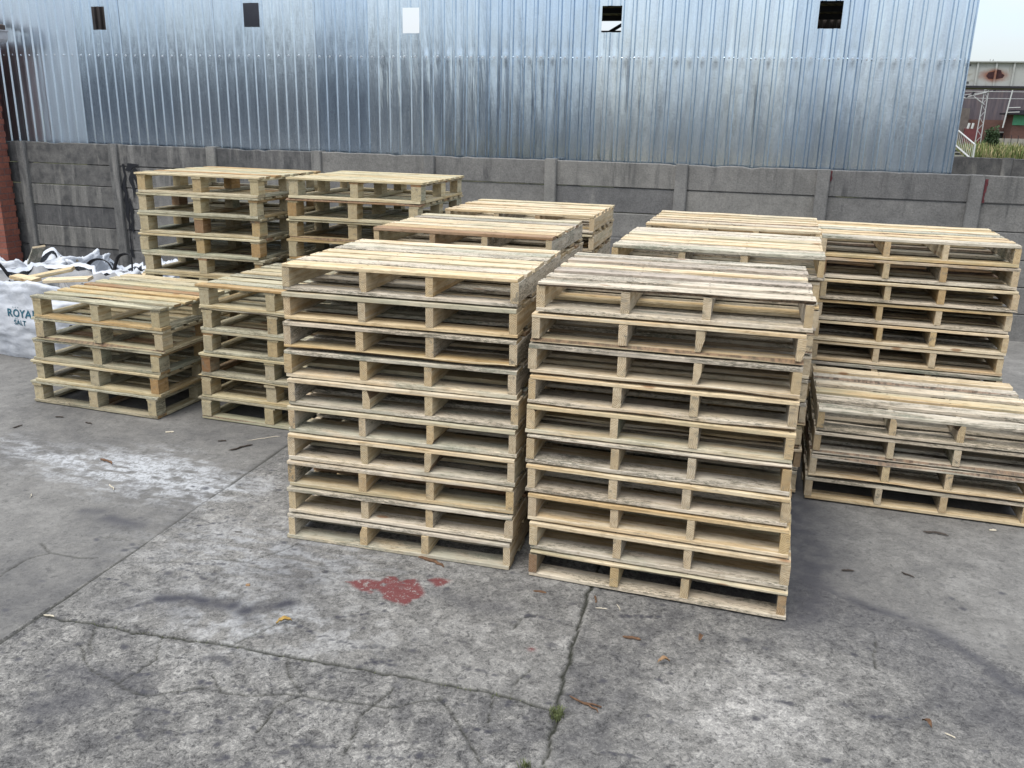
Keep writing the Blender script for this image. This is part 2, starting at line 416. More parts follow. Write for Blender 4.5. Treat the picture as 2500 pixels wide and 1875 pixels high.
for (sname, rr, wea) in BLK:
    n = len(rr)
    for i, (x, y, a) in enumerate(rr):
        z = (n - 1 - i) * BH
        c, s = math.cos(rad(a)), math.sin(rad(a))
        cx = x + c * BW / 2 - s * BD / 2; cy = y + s * BW / 2 + c * BD / 2
        block_pallet((cx, cy, z), rad(a), 'block pallet, %s in %s' % (ordname(i, n), sname), wea + R.uniform(-.15, .15), random.Random(int(x * -977 + i * 31)))

# ------------------------------------------------------------------ ground
def vnoise(X, Y, s, seed):
    rs = np.random.RandomState(seed); T = rs.rand(256, 256).astype(np.float32)
    x = X * s + 1000; y = Y * s + 1000
    xi = np.floor(x).astype(int); yi = np.floor(y).astype(int); fx = x - xi; fy = y - yi
    fx = fx * fx * (3 - 2 * fx); fy = fy * fy * (3 - 2 * fy)
    a = T[xi % 256, yi % 256]; b = T[(xi + 1) % 256, yi % 256]; c = T[xi % 256, (yi + 1) % 256]; d = T[(xi + 1) % 256, (yi + 1) % 256]
    return (a * (1 - fx) + b * fx) * (1 - fy) + (c * (1 - fx) + d * fx) * fy
def fbm(X, Y, s, seed, o=4):
    r = 0; am = .5; t = 0
    for k in range(o): r = r + am * vnoise(X, Y, s * 2 ** k, seed + k); t += am; am *= .5
    return r / t
def sst(v, a, b):
    t = np.clip((v - a) / (b - a), 0, 1); return t * t * (3 - 2 * t)
def pdist(X, Y, pts):
    D = np.full(X.shape, 1e3, np.float32)
    for (x0, y0), (x1, y1) in zip(pts[:-1], pts[1:]):
        dx, dy = x1 - x0, y1 - y0
        t = np.clip(((X - x0) * dx + (Y - y0) * dy) / (dx * dx + dy * dy + 1e-12), 0, 1)
        D = np.minimum(D, np.hypot(X - x0 - t * dx, Y - y0 - t * dy))
    return D
def inpoly(X, Y, pts):
    ins = np.zeros(X.shape, bool); n = len(pts)
    for i in range(n):
        x0, y0 = pts[i]; x1, y1 = pts[(i + 1) % n]
        if y0 == y1: continue
        c = ((y0 > Y) != (y1 > Y)) & (X < (x1 - x0) * (Y - y0) / (y1 - y0) + x0)
        ins ^= c
    return ins
def soft(X, Y, pts, w):
    d = pdist(X, Y, pts + [pts[0]]); s = np.where(inpoly(X, Y, pts), d, -d)
    return sst(s, -w, w)
J1 = [(-2.96, 7.5), (-2.95, 4.9), (-2.93, 3.9), (-2.915, 3.2), (-2.91, 2.94), (-2.905, 2.3), (-2.9, 1.2)]
J2 = [(-2.9, 2.72), (-2.607, 2.736), (-2.3, 2.75), (-1.923, 2.78), (-1.445, 2.788), (-1.047, 2.802), (-.748, 2.81), (-.56, 2.775)]
J3 = [(-.62, 9.), (-.611, 3.738), (-.613, 3.69), (-.602, 3.44), (-.598, 3.268), (-.591, 3.145), (-.575, 2.888), (-.556, 2.736), (-.545, 2.531), (-.55, 1.2)]
CR = [[(-3.347, 2.938), (-3.355, 3.117), (-3.291, 3.215), (-3.159, 3.225), (-3.038, 3.247)], [(-3.291, 3.215), (-3.431, 3.288)],
 [(-2.759, 3.275), (-2.51, 3.395), (-2.299, 3.438), (-2.173, 3.677)], [(-2.499, 2.553), (-2.567, 2.619), (-2.601, 2.728)], [(-1.702, 2.756), (-1.647, 2.659), (-1.545, 2.568), (-1.595, 2.465), (-1.575, 2.335)],
 [(-1.217, 2.733), (-1.266, 2.54), (-1.231, 2.315)], [(-1.017, 2.72), (-.866, 2.557), (-.761, 2.402)], [(-1.918, 2.573), (-1.833, 2.492), (-1.55, 2.559)], [(-.744, 2.821), (-.741, 2.915), (-.707, 3.006)],
 [(-.876, 3.254), (-.862, 3.356), (-.787, 3.401)], [(-1.974, 2.773), (-1.947, 2.872), (-1.9, 2.963)], [(.676, 3.676), (.646, 3.522), (.664, 3.426)], [(-.814, 2.799), (-.79, 2.719), (-.788, 2.622)],
 [(-1.545, 2.568), (-1.2, 2.62), (-1.0, 2.71)], [(-2.3, 2.74), (-2.2, 2.6), (-2.25, 2.4)], [(-2.6, 2.6), (-2.4, 2.45), (-2.1, 2.4), (-1.9, 2.5)]]
WHITE = [(-4.75, 4.42), (-4.3, 4.36), (-3.939, 4.46), (-3.656, 4.58), (-3.44, 4.52), (-3.009, 4.39), (-2.66, 4.26), (-2.94, 3.95), (-3.311, 3.96), (-3.659, 3.97), (-4.182, 4.1), (-4.55, 4.25)]
RED = [(-1.762, 3.409), (-1.65, 3.355), (-1.474, 3.303), (-1.367, 3.296), (-1.361, 3.426), (-1.42, 3.5), (-1.471, 3.551), (-1.575, 3.565), (-1.60, 3.461), (-1.654, 3.467)]
RED2 = [(-1.392, 3.545), (-1.34, 3.58), (-1.272, 3.569), (-1.29, 3.52), (-1.33, 3.5)]
DARKS = [([(-2.5, 3.0), (-2.322, 3.035), (-2.15, 3.06)], .05, 1.), ([(-2.08, 3.04), (-2.01, 3.10), (-1.93, 3.15)], .055, 1.), ([(-2.06, 3.03), (-2.02, 2.98)], .05, .5),
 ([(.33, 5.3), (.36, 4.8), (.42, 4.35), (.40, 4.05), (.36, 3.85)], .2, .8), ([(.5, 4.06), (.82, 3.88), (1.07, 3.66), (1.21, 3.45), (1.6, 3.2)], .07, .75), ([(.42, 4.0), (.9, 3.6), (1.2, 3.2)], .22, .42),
 ([(-2.15, 3.6), (-2.0, 3.3)], .14, .4), ([(-1.3, 3.45), (-1.1, 3.38), (-.95, 3.42)], .06, .4), ([(-2.5, 2.42), (-2.2, 2.45)], .07, .6), ([(-2.4, 2.2), (-2.3, 2.3)], .09, .6),
 ([(-2.02, 2.66), (-1.95, 2.69), (-1.9, 2.66)], .02, .7), ([(-2.7, 2.9), (-2.3, 2.95)], .06, .35), ([(-3.3, 3.62), (-3.1, 3.6)], .05, .7), ([(-3.5, 3.66), (-3.4, 3.68)], .04, .6)]
def ground():
    ar = np.arange
    xs = np.concatenate([[-120, -60, -30, -18, -13], ar(-11, -6.2, .07), ar(-6.2, 2.4, .0095), ar(2.4, 5, .07), [6, 9, 15, 30, 60, 120]])
    ys = np.concatenate([[-90, -50, -25, -12, -6, -2, 0., .6, 1.1, 1.5, 1.8], ar(2.0, 5.9, .0095), ar(5.9, 10.6, .06), [11.5, 13, 15.8]])
    X, Y = np.meshgrid(xs, ys, indexing='ij'); X = X.astype(np.float32); Y = Y.astype(np.float32)
    nx, ny = X.shape
    wx = X + (fbm(X, Y, 5, 3) - .5) * .06; wy = Y + (fbm(X, Y, 5, 13) - .5) * .06
    ux = X + (fbm(X, Y, 14, 23, 5) - .5) * .035; uy = Y + (fbm(X, Y, 14, 33, 5) - .5) * .035
    crack = np.zeros(X.shape, np.float32)
    crack = np.maximum(crack, (1 - sst(pdist(X + (ux - X) * .18, uy, J1), .002, .010)) * .9)
    d2 = pdist(X, Y + (uy - Y) * 1.1, J2); crack = np.maximum(crack, 1 - sst(d2, .002, .012))
    d3 = pdist(X + (ux - X) * 1.2, Y, J3); crack = np.maximum(crack, 1 - sst(d3, .003, .012))
    for i, c in enumerate(CR):
        crack = np.maximum(crack, (1 - sst(pdist(wx, wy, c), .000, .0075)) * .8)
    fine = sst(np.abs(fbm(X, Y, 1.9, 91, 5) - .5), .0, .003)
    hair = (1 - fine) * sst(fbm(X, Y, 1.6, 77, 2), .46, .58) * (Y < 6) * .42
    crack = np.maximum(crack, hair.astype(np.float32))
    n1 = fbm(X, Y, 16, 41, 5); n2 = fbm(X, Y, 2.2, 51, 5); n3 = fbm(X * .7, Y * 2.2, 13, 61, 6)
    white = soft(wx, wy, WHITE, .26) * sst(n3 * .65 + n1 * .35 + soft(wx, wy, WHITE, .34) * .2, .46, .72)
    white = np.maximum(white, .55 * np.exp(-((X + 2.2) ** 2 / .35 + (Y - 3.55) ** 2 / .1)) * sst(n3, .38, .6))
    white = np.maximum(white, .5 * np.exp(-((X + 2.0) ** 2 / .25 + (Y - 3.0) ** 2 / .06)) * sst(n1, .4, .62))
    red = np.maximum(soft(ux, uy, RED, .012) * sst(n1 * .5 + vnoise(X, Y, 9, 5) * .5 + soft(X, Y, RED, .1) * .2, .47, .53), soft(ux, uy, RED2, .012))
    red = np.maximum(red, np.exp(-((X + .756) ** 2 + (Y - 3.136) ** 2) / .0002))
    dark = np.zeros(X.shape, np.float32)
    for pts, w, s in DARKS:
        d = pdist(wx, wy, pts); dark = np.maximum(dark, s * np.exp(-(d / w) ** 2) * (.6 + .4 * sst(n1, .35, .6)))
    rs = np.random.RandomState(5)
    for k in range(420):
        px, py = rs.uniform(-3.2, 1.6), 2.15 + 2.4 * rs.rand() ** 1.7; r = rs.uniform(.007, .021) * (1 + (rs.rand() < .08))
        ix0, ix1 = np.searchsorted(xs, [px - .08, px + .08]); iy0, iy1 = np.searchsorted(ys, [py - .08, py + .08])
        sub = (slice(ix0, ix1), slice(iy0, iy1))
        d = np.hypot(ux[sub] - px, (uy[sub] - py) * 1.3); dark[sub] = np.maximum(dark[sub], rs.uniform(.45, .9) * (1 - sst(d, r * .5, r * 1.3)))
    for k in range(46):     # short runs of dark spots
        px, py, a = rs.uniform(-3., 1.4), 2.15 + 1.6 * rs.rand() ** 1.5, rs.uniform(-.6, .9)
        for q in range(rs.randint(3, 8)):
            px += .035 * math.cos(a) + rs.uniform(-.01, .01); py += .035 * math.sin(a) + rs.uniform(-.01, .01); r = rs.uniform(.009, .019)
            ix0, ix1 = np.searchsorted(xs, [px - .06, px + .06]); iy0, iy1 = np.searchsorted(ys, [py - .06, py + .06]); sub = (slice(ix0, ix1), slice(iy0, iy1))
            d = np.hypot(ux[sub] - px, (uy[sub] - py) * 1.4); dark[sub] = np.maximum(dark[sub], rs.uniform(.6, 1.) * (1 - sst(d, r * .6, r * 1.2)))
    left = X < -2.93; front = (Y < 2.78 + 0 * X) & (X < -.56) & ~left; right = X > -.58
    agg = np.where(left, .22, np.where(front, .95, np.where(right, .75, .7))).astype(np.float32)
    agg = np.where(right & (Y > 4.05 - (X - .5) * .55), .3, agg)
    agg = np.where(Y > 5.3, .2, agg)
    tone = np.where(left, .53, np.where(front, .52, np.where(right, .50, .62))).astype(np.float32)
    tone = np.where(right & (Y > 4.02 - (X - .5) * .6), .58, tone)
    tone = tone + .36 * np.exp(-((X - .15) ** 2 / .10 + (Y - 2.95) ** 2 / .16)) + .2 * np.exp(-((X - .75) ** 2 / .03 + (Y - 2.6) ** 2 / .03)) - .12 * np.exp(-((X + .38) ** 2 / .03 + (Y - 3.1) ** 2 / .5))
    tone = tone - .16 * np.exp(-((X + 3.4) ** 2 / .3 + (Y - 2.6) ** 2 / .2)) + (sst(n2, .33, .67) - .5) * .12 + (sst(n1, .36, .64) - .5) * .22 * agg
    Z = -.011 * crack + np.where((X < -.575) & (X > -2.93) & (Y < 4.2), .0, -.006) + (n1 - .5) * .004 * agg
    Z = np.where(Y > 5.8, -.003, Z)
    V = np.stack([X, Y, Z], -1).reshape(-1, 3)
    ii = np.arange(nx * ny).reshape(nx, ny)
    F = np.stack([ii[:-1, :-1], ii[1:, :-1], ii[1:, 1:], ii[:-1, 1:]], -1).reshape(-1, 4)
    me = bpy.data.meshes.new('yard_ground')
    me.vertices.add(len(V)); me.vertices.foreach_set('co', V.astype(np.float32).ravel())
    me.loops.add(F.size); me.loops.foreach_set('vertex_index', F.astype(np.int32).ravel())
    me.polygons.add(len(F)); me.polygons.foreach_set('loop_start', np.arange(0, F.size, 4, dtype=np.int32))
    me.update(calc_edges=True)
    for nm, ch in (('ma', (crack, white, red, dark)), ('mb', (agg, tone, n2, n1))):
        a = me.attributes.new(nm, 'FLOAT_COLOR', 'POINT')
        a.data.foreach_set('color', np.stack([np.broadcast_to(c, X.shape) for c in ch], -1).astype(np.float32).ravel())
    N = NT('worn_concrete'); p = N.pos()
    A = N.new('ShaderNodeAttribute', attribute_name='ma'); B = N.new('ShaderNodeAttribute', attribute_name='mb')
    cr, wh, rd = N.new('ShaderNodeSeparateColor').outputs[:3]
    sA = cr.node; N.l.new(A.outputs['Color'], sA.inputs[0]); dk = A.outputs['Alpha']
    ag, tn, nn = N.new('ShaderNodeSeparateColor').outputs[:3]
    N.l.new(B.outputs['Color'], ag.node.inputs[0])
    f1 = N.noise(p, 26., 7., .74, 1.0); f2 = N.noise(p, 75., 5., .72, 1.2); f3 = N.noise(p, 6., 5., .6); f4 = N.noise(p, 20., 5., .65, .6)
    t = N.math('ADD', tn, N.math('MULTIPLY', N.math('SUBTRACT', N.step(f3, .34, .66), .5), .13))
    col = N.ramp(t, [(.12, (.048, .047, .049)), (.36, (.086, .084, .082)), (.58, (.133, .129, .121)), (.78, (.19, .185, .174)), (1., (.26, .253, .238))])
    grit = N.math('ADD', N.math('MULTIPLY', f1, .5), N.math('MULTIPLY', f2, .5))
    col = N.mix(N.math('MULTIPLY', ag, N.step(grit, .52, .56)), col, N.mix(1., col, (1.75, 1.74, 1.71), 'MULTIPLY'))
    col = N.mix(N.math('MULTIPLY', N.math('ADD', .15, ag), N.math('SUBTRACT', 1., N.step(grit, .42, .485))), col, N.mix(1., col, (.36, .36, .37), 'MULTIPLY'))
    col = N.mix(N.math('MULTIPLY', N.step(f4, .58, .70), .6), col, (.045, .044, .044))
    col = N.mix(N.math('MULTIPLY', N.math('MULTIPLY', wh, N.math('ADD', .55, N.step(f1, .42, .56))), .72, clamp=True), col, N.mix(f1, (.25, .26, .27), (.40, .41, .42)))
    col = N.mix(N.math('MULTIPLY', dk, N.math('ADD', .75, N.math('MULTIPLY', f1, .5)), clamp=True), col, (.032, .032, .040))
    rm = N.math('MULTIPLY', rd, N.math('SUBTRACT', 1., N.math('MULTIPLY', N.step(grit, .54, .58), .9)))
    col = N.mix(N.math('MULTIPLY', rm, .9), col, (.12, .028, .028))
    col = N.mix(cr, col, N.mix(f2, (.006, .007, .005), (.03, .031, .022)))
    N.bump(N.math('ADD', N.math('MULTIPLY', f1, ag), N.math('ADD', N.math('MULTIPLY', f2, N.math('MULTIPLY', ag, .6)), N.math('MULTIPLY', f4, .5))), .8, .008)
    N.out(col, N.remap(dk, 0, 1, .82, .6), 0., .3)
    me.materials.append(N.m)
    o = bpy.data.objects.new('yard_ground', me); COL.objects.link(o); tag(o, kind='structure')
ground()

# ------------------------------------------------------------------ concrete panel wall
WY, WX0, WH = 10.175, -9.9022, 1.699
def panel_wall(name, label, org, rz, bays, first=-.4, h=1.699, soot_shade=None, rowh=.2905):
    t = empty(name, org, rz, label, 'wall')
    rnd = random.Random(4)
    nrow = int(round(h / rowh))
    xs = [first * 1.5] + [i * 1.5 for i in range(bays + 1)]
    for i, x in enumerate(xs[1:]):
        mb = MB(); sw = soot_shade(x) if soot_shade else .4
        hh = h + rnd.uniform(-.004, .012)
        lean = rnd.uniform(-.006, .006)
        b = len(mb.V)
        W0 = .068; ZN = 7
        for k in range(ZN + 1):
            z = -.02 + (hh + .02) * k / ZN
            for (px, py) in ((-W0, -.062), (-W0 + .012, -.075), (W0 - .012, -.075), (W0, -.062), (W0, .07), (-W0, .07)):
                mb.V.append((x + px + rnd.uniform(-.0015, .0015), py + lean * k / ZN, z))
        sd = rnd.random()
        for k in range(ZN):
            for q in range(6):
                a = b + k * 6; mb.face([a + q, a + (q + 1) % 6, a + 6 + (q + 1) % 6, a + 6 + q], seed=sd, wea=sw - .15, kind=1.)
        mb.face([b + ZN * 6 + q for q in range(6)], seed=sd, wea=sw, kind=1.)
        mb.build('post', M_CONC, t)
    for i in range(len(xs) - 1):
        xa, xb = xs[i] + .060, xs[i + 1] - .060
        for r in range(nrow):
            mb = MB(); sd = rnd.random()
            z0 = r * (h / nrow) + .003; z1 = (r + 1) * (h / nrow) - .003
            if r == 0: z0 = -.02
            sw = (soot_shade(.5 * (xa + xb)) if soot_shade else .4) + (.16 if r == nrow - 1 else -.12 if r < nrow - 2 else 0) + rnd.uniform(-.08, .08)
            y = rnd.uniform(-.007, .007) - (.012 if r == nrow - 1 else 0); nxs = 14
            b = len(mb.V)
            for k in range(nxs + 1):
                x = xa + (xb - xa) * k / nxs
                e = mn.noise((x * 4, r * 3., 1.)) * .005; e2 = mn.noise((x * 6, r * 3. + 1, 2.)) * (.009 if r == nrow - 1 else .003)
                if r == nrow - 1 and rnd.random() < .06: e2 -= .014
                mb.V += [(x, y - .012, z0), (x, y - .02 + e * .3, z0 + .008), (x, y - .02 + e * .3, z1 - .008 + e2), (x, y - .012, z1 + e2), (x, y + .035, z1 + e2), (x, y + .035, z0)]
            for k in range(nxs):
                for q in range(5):
                    a = b + k * 6; mb.face([a + q, a + 6 + q, a + 7 + q, a + 1 + q], seed=sd, wea=sw)
            mb.build('panel', M_CONC, t)
    return t
panel_wall('concrete_panel_wall', 'grey precast concrete panel wall with soot darkened top, below the metal sheeting', (WX0, WY, 0), 0, 11, soot_shade=lambda x: .80 if x < 1.8 else (.5 if x < 5.2 else .24))  # left bays darker: black tar and shading put into the colour
# black tar runs and red paint on two posts
mb = MB(); b = 0
def splat(mb, pts, y):
    b = len(mb.V)
    mb.V += [(x, y, z) for x, z in pts]; mb.F.append(list(range(b, b + len(pts)))[::-1]); mb.UV += [(0, 0)] * len(pts); mb.seed.append(0); mb.kind.append(0); mb.wea.append(0); mb.mi.append(0)
M_TAR = simple('black_tar', (.010, .011, .014), .45, 0, .3)
tar = MB(); rr = random.Random(2)
for (xc, zt, zb, w0) in ((-8.27, 1.45, .2, .035), (-8.16, 1.42, .95, .025), (-8.09, 1.40, 1.15, .03), (-8.22, 1.0, .45, .03), (-8.2, 1.46, 1.36, .10), (-8.06, .9, .5, .02)):
    n = 16; ph = rr.random() * 9; i = len(tar.V); yy = WY - .036 - rr.random() * .003
    for k in range(n + 1):
        u = k / n; z = zt + (zb - zt) * u
        wl = 2. * w0 * max(.06, .55 + 1.3 * mn.noise((z * 9, ph, 0.))) * (1 - u * .7) * min(1, .3 + u * 6); wr = 1.6 * w0 * max(.06, .55 + 1.3 * mn.noise((z * 9, ph, 4.))) * (1 - u * .7) * min(1, .3 + u * 6)
        tar.V += [(xc - wl, yy, z), (xc + wr, yy, z)]
    for k in range(n): q = i + 2 * k; tar.face([q + 2, q + 3, q + 1, q])
wall_o = bpy.data.objects['concrete_panel_wall']
o = tar.build('tar_stain', M_TAR, wall_o); o.location = (-WX0, -WY, 0)
red = MB(); M_RED = simple('faded_red_paint', (.09, .022, .026), .8, 0, .5, 30)
for (x0, w, z0, z1) in ((.668, .02, 1.58, 1.69), (2.17, .03, 1.42, 1.66)):
    for k in range(7):
        za = z0 + (z1 - z0) * k / 7; zb = z0 + (z1 - z0) * (k + 1) / 7; ww = w * rr.uniform(.5, 1.1); i = len(red.V); yy = WY - .038
        red.V += [(x0, yy, za), (x0 + ww, yy, za), (x0 + ww * rr.uniform(.8, 1.1), yy, zb), (x0, yy, zb)]; red.face([i, i + 1, i + 2, i + 3])
o = red.build('red_paint_mark', M_RED, wall_o); o.location = (-WX0, -WY, 0)

# ------------------------------------------------------------------ galvanised sheet wall
def metal_mat():
    N = NT('galvanised_sheet'); p = N.pos(); x, y, z = N.sep(p)
    st = N.noise(N.comb(N.math('MULTIPLY', x, 30.), 0., N.math('MULTIPLY', z, .8)), 1., 3.)
    sp = N.noise(p, 55., 3., .6); lo = N.noise(N.comb(N.math('MULTIPLY', x, 11.), 0., N.math('MULTIPLY', z, 1.4)), 1., 3.)
    seed = N.attr('seed')
    col = N.mix(1., (.60, .70, .79), N.ramp(N.math('ADD', N.math('MULTIPLY', st, .5), N.math('MULTIPLY', sp, .5)), [(.3, (.86, .86, .88)), (.7, (1.08, 1.07, 1.05))]), 'MULTIPLY')
    col = N.mix(1., col, N.ramp(seed, [(0., (.82, .86, .92)), (1., (1.06, 1.04, 1.02))]), 'MULTIPLY')
    ro = N.math('ADD', .09, N.math('MULTIPLY', N.math('ADD', N.math('MULTIPLY', sp, .4), N.math('MULTIPLY', lo, .6)), .17))
    ro = N.math('ADD', ro, N.attr('wea'))
    N.bump(N.math('ADD', N.math('MULTIPLY', lo, 1.), N.math('MULTIPLY', sp, .05)), .30, .02)
    return N.out(col, ro, 1.)
M_METAL = metal_mat()
M_SCREW = simple('zinc_screw', (.62, .66, .7), .3, 1., .1)
MY, ZS = 10.325, 2.822
HOLES = [(-8.663, -8.464, 3.134, 3.415), (-6.425, -6.207, 3.159, 3.436), (-4.301, -4.086, 3.083, 3.361), (-1.922, -1.698, 3.086, 3.359), (.366, .598, 3.116, 3.384)]
def metal_wall():
    t = empty('metal_sheet_wall', (-4.1, MY, 1.5), 0, 'tall ribbed galvanised steel sheet wall with cut out square openings', 'wall')
    ox, oy, oz = -4.1, MY, 1.5
    PIT, PAN, SL = .14, .086, .013
    rnd = random.Random(9)
    seams = []
    x = -4.05
    while x > -10.6: x -= .70
    while x < 1.86: seams.append(x); x += .70
    scr = None
    zbase = [1.56, 1.74, 1.9, 2.06, 2.22, 2.38, 2.54, 2.68, ZS - .045, ZS, ZS + .04, 2.94, 3.05, 3.2, 3.35, 3.5, 3.75, 4.1, 4.5]
    for si, x0 in enumerate(seams):
        x1 = min(x0 + .70, 1.862)
        rightp = x0 > -4.2
        mb = MB(); sd = rnd.random()
        hs = [h for h in HOLES if h[1] > x0 - .02 and h[0] < x1 + .02]
        zs = sorted(set(zbase + [z for h in hs for z in h[2:]]))
        zs = [z for i, z in enumerate(zs) if i == 0 or z - zs[i - 1] > 1e-6]
        stilt = rnd.uniform(-.012, .012) + (.01 if rightp else -.004)
        dy = -.003 * (si % 2)
        dull = .13 if x0 < -9.5 else .06 if x0 < -9.0 else 0.   # the last sheets beside the brickwork are set rougher to blur its reflection
        strips = []; screws = []
        k = 0; xx = x0
        while xx < x1 - .01:
            tl = stilt + rnd.uniform(-.012, .012) * (2.4 if rightp else .9); cv = rnd.uniform(-.0010, .0022) * (1.6 if rightp else 1.)
            strips.append(('pan', xx, xx + PAN, tl, cv, rnd.random() * 90)); screws.append(xx + PAN / 2)
            xx += PAN
            strips.append(('s', xx, xx + SL, 0., -.017, 0)); xx += SL
            strips.append(('t', xx, xx + PIT - PAN - 2 * SL, rnd.uniform(-.05, .05), 0, 0)); xx += PIT - PAN - 2 * SL
            strips.append(('s', xx, xx + SL, -.017, 0., 0)); xx += SL
        for (ty, a, bb, p1, p2, ph) in strips:
            bb = min(bb, x1)
            if bb - a < .002: continue
            cols = [a, bb]
            if ty == 'pan': cols = [a + (bb - a) * q / 6 for q in range(7)]
            for h in hs:
                for e in h[:2]:
                    if a + .002 < e < bb - .002: cols.append(e)
            cols = sorted(cols)
            base = len(mb.V)
            for xc in cols:
                f = (xc - a) / (bb - a)
                for z in zs:
                    if ty == 'pan':
                        yv = (xc - .5 * (a + bb)) * p1 + p2 * math.sin(math.pi * f)
                        w = mn.noise((z * 1.7, ph, x0)) * .0028 * (1.5 if rightp else .9)
                        yv += w * math.sin(math.pi * f) + mn.noise((z * .9, ph + 5, x0)) * .016 * (xc - .5 * (a + bb))
                        if abs(z - ZS) < 1e-4: yv -= (.0030 if rightp else .0007) * math.sin(math.pi * f) ** 2 * (mn.random() + .3)
                    elif ty == 't': yv = -.017 + (xc - .5 * (a + bb)) * p1
                    else: yv = p1 + (p2 - p1) * f
                    mb.V.append((xc - ox, yv + dy, z - oz))
            nz = len(zs)
            for i in range(len(cols) - 1):
                for j in range(nz - 1):
                    mx = .5 * (cols[i] + cols[i + 1]); mz = .5 * (zs[j] + zs[j + 1])
                    if any(h[0] < mx < h[1] and h[2] < mz < h[3] for h in hs): continue
                    q = base + i * nz + j
                    mb.face([q, q + nz, q + nz + 1, q + 1], seed=sd, wea=dull)
        sh = mb.build('sheet', M_METAL, t, smooth=True)
        for xs_ in screws:
            if xs_ > x1 - .03: continue
            if scr is None:
                s = MB()
                s.bar((0, .006, 0), (0, -.003, 0), .015, 12, .012); s.bar((0, -.003, 0), (0, -.011, 0), .0085, 6, .007)
                scr = s.build('screw', M_SCREW, sh)
                so = scr
            else:
                so = scr.copy(); COL.objects.link(so); so.parent = sh
            so.location = (xs_ - ox, dy, ZS - oz + rnd.uniform(-.006, .006))
    # folded edge at the right end
    mb = MB(); mb.box(1.862 - ox, -.02, 1.56 - oz, 1.872 - ox, .05, 4.5 - oz)
    mb.build('edge_trim', M_METAL, t)
    # steel rails behind the sheets
    for z in (1.75, 2.95 - .13, 4.3):
        mb = MB(); mb.box(-10.3 - ox, .03, z - .03 - oz, 1.80 - ox, .075, z + .03 - oz); mb.build('rail', M_SCREW, t)
metal_wall()

# ------------------------------------------------------------------ things behind the sheet wall
def corrug(mb, x0, x1, y, z0, z1, pit=.1, amp=.02, seed=0.):
    n = int((x1 - x0) / pit); b = len(mb.V)
    k = 0; xs = []
    for i in range(n + 1):
        x = x0 + i * pit
        xs += [(x, y), (x + pit * .35, y), (x + pit * .5, y - amp), (x + pit * .85, y - amp)]
    for (x, yy) in xs: mb.V += [(x, yy, z0), (x, yy, z1)]
    for i in range(len(xs) - 1):
        q = b + 2 * i; mb.face([q, q + 2, q + 3, q + 1], seed=seed)
M_DARKCL = simple('dark_brown_cladding', (.10, .085, .08), .7, .2, .3, 3)
M_SLATE = simple('slate_grey_cladding', (.09, .095, .115), .7, .2, .2, 3)
t = empty('corrugated_hut', (-8.4, 11.0, 0), 0, 'dark brown corrugated hut seen through the leftmost wall opening', 'hut')
mb = MB(); corrug(mb, -1.2, 1.0, 0, 0, 4.2, .09, .03); mb.build('cladding', M_DARKCL, t)
mb = MB(); mb.box(-1.2, .04, 0, 1.0, 2.2, 4.15); mb.build('frame', M_DARKCL, t)
t = empty('slate_hut', (-6.3, 11.0, 0), 0, 'slate grey hut seen through the second wall opening from the left', 'hut')
mb = MB(); mb.box(-.75, 0, 0, -.22, .03, 4.2); mb.box(-.215, .008, 0, .6, .03, 4.2); mb.build('cladding', M_SLATE, t)
mb = MB(); mb.box(-.75, .035, 0, .6, 1.8, 4.15); mb.build('frame', M_DARKCL, t)
M_ROOF = simple('rusty_roof_sheet', (.10, .080, .075), .8, 0, .35, 4)
M_STEEL = simple('dark_painted_steel', (.022, .022, .028), .6, .3, .2)
t = empty('open_shed', (0, 17, 0), 0, 'open steel roofed shed seen through the two right hand wall openings', 'shed')
mb = MB(); b = 0
n = 42
for i in range(n):
    x = -5.2 + i * .16
    b = len(mb.V); mb.V += [(x, -4.6, 4.42), (x + .08, -4.6, 4.46), (x + .16, -4.6, 4.42), (x, 5, 4.42), (x + .08, 5, 4.46), (x + .16, 5, 4.42)]
    mb.face([b, b + 3, b + 4, b + 1]); mb.face([b + 1, b + 4, b + 5, b + 2])
mb.build('roof', M_ROOF, t)
for i in range(7):
    mb = MB(); y = -4.2 + i * 1.4; mb.box(-5.2, y, 4.30, 1.5, y + .09, 4.41); mb.build('purlin', M_STEEL, t)
for x in (-4.7, -2.6, -.6, 1.3):
    mb = MB(); mb.bar((x, -4.4, 4.24), (x, 4.9, 4.24), .06, 4); mb.bar((x, 4.9, 3.7), (x, 2.2, 4.24), .05, 4); mb.bar((x, -6.72, 3.7), (x, -2.5, 4.24), .05, 4); mb.build('truss', M_STEEL, t)
    for y in (-4.4, 4.9):
        mb = MB(); mb.bar((x, y, 0), (x, y, 4.24), .06, 8); mb.build('column', M_STEEL, t)
mb = MB(); mb.bar((-4.7, 4.9, 3.66), (-3.6, 4.9, 4.28), .05, 4); mb.bar((-4.7, 4.9, 4.1), (1.4, 4.9, 4.1), .07, 4); mb.build('brace', M_STEEL, t)
mb = MB(); corrug(mb, -3.6, 1.5, 5.05, 0, 4.42, .15, .03); mb.build('back_wall', M_DARKCL, t)

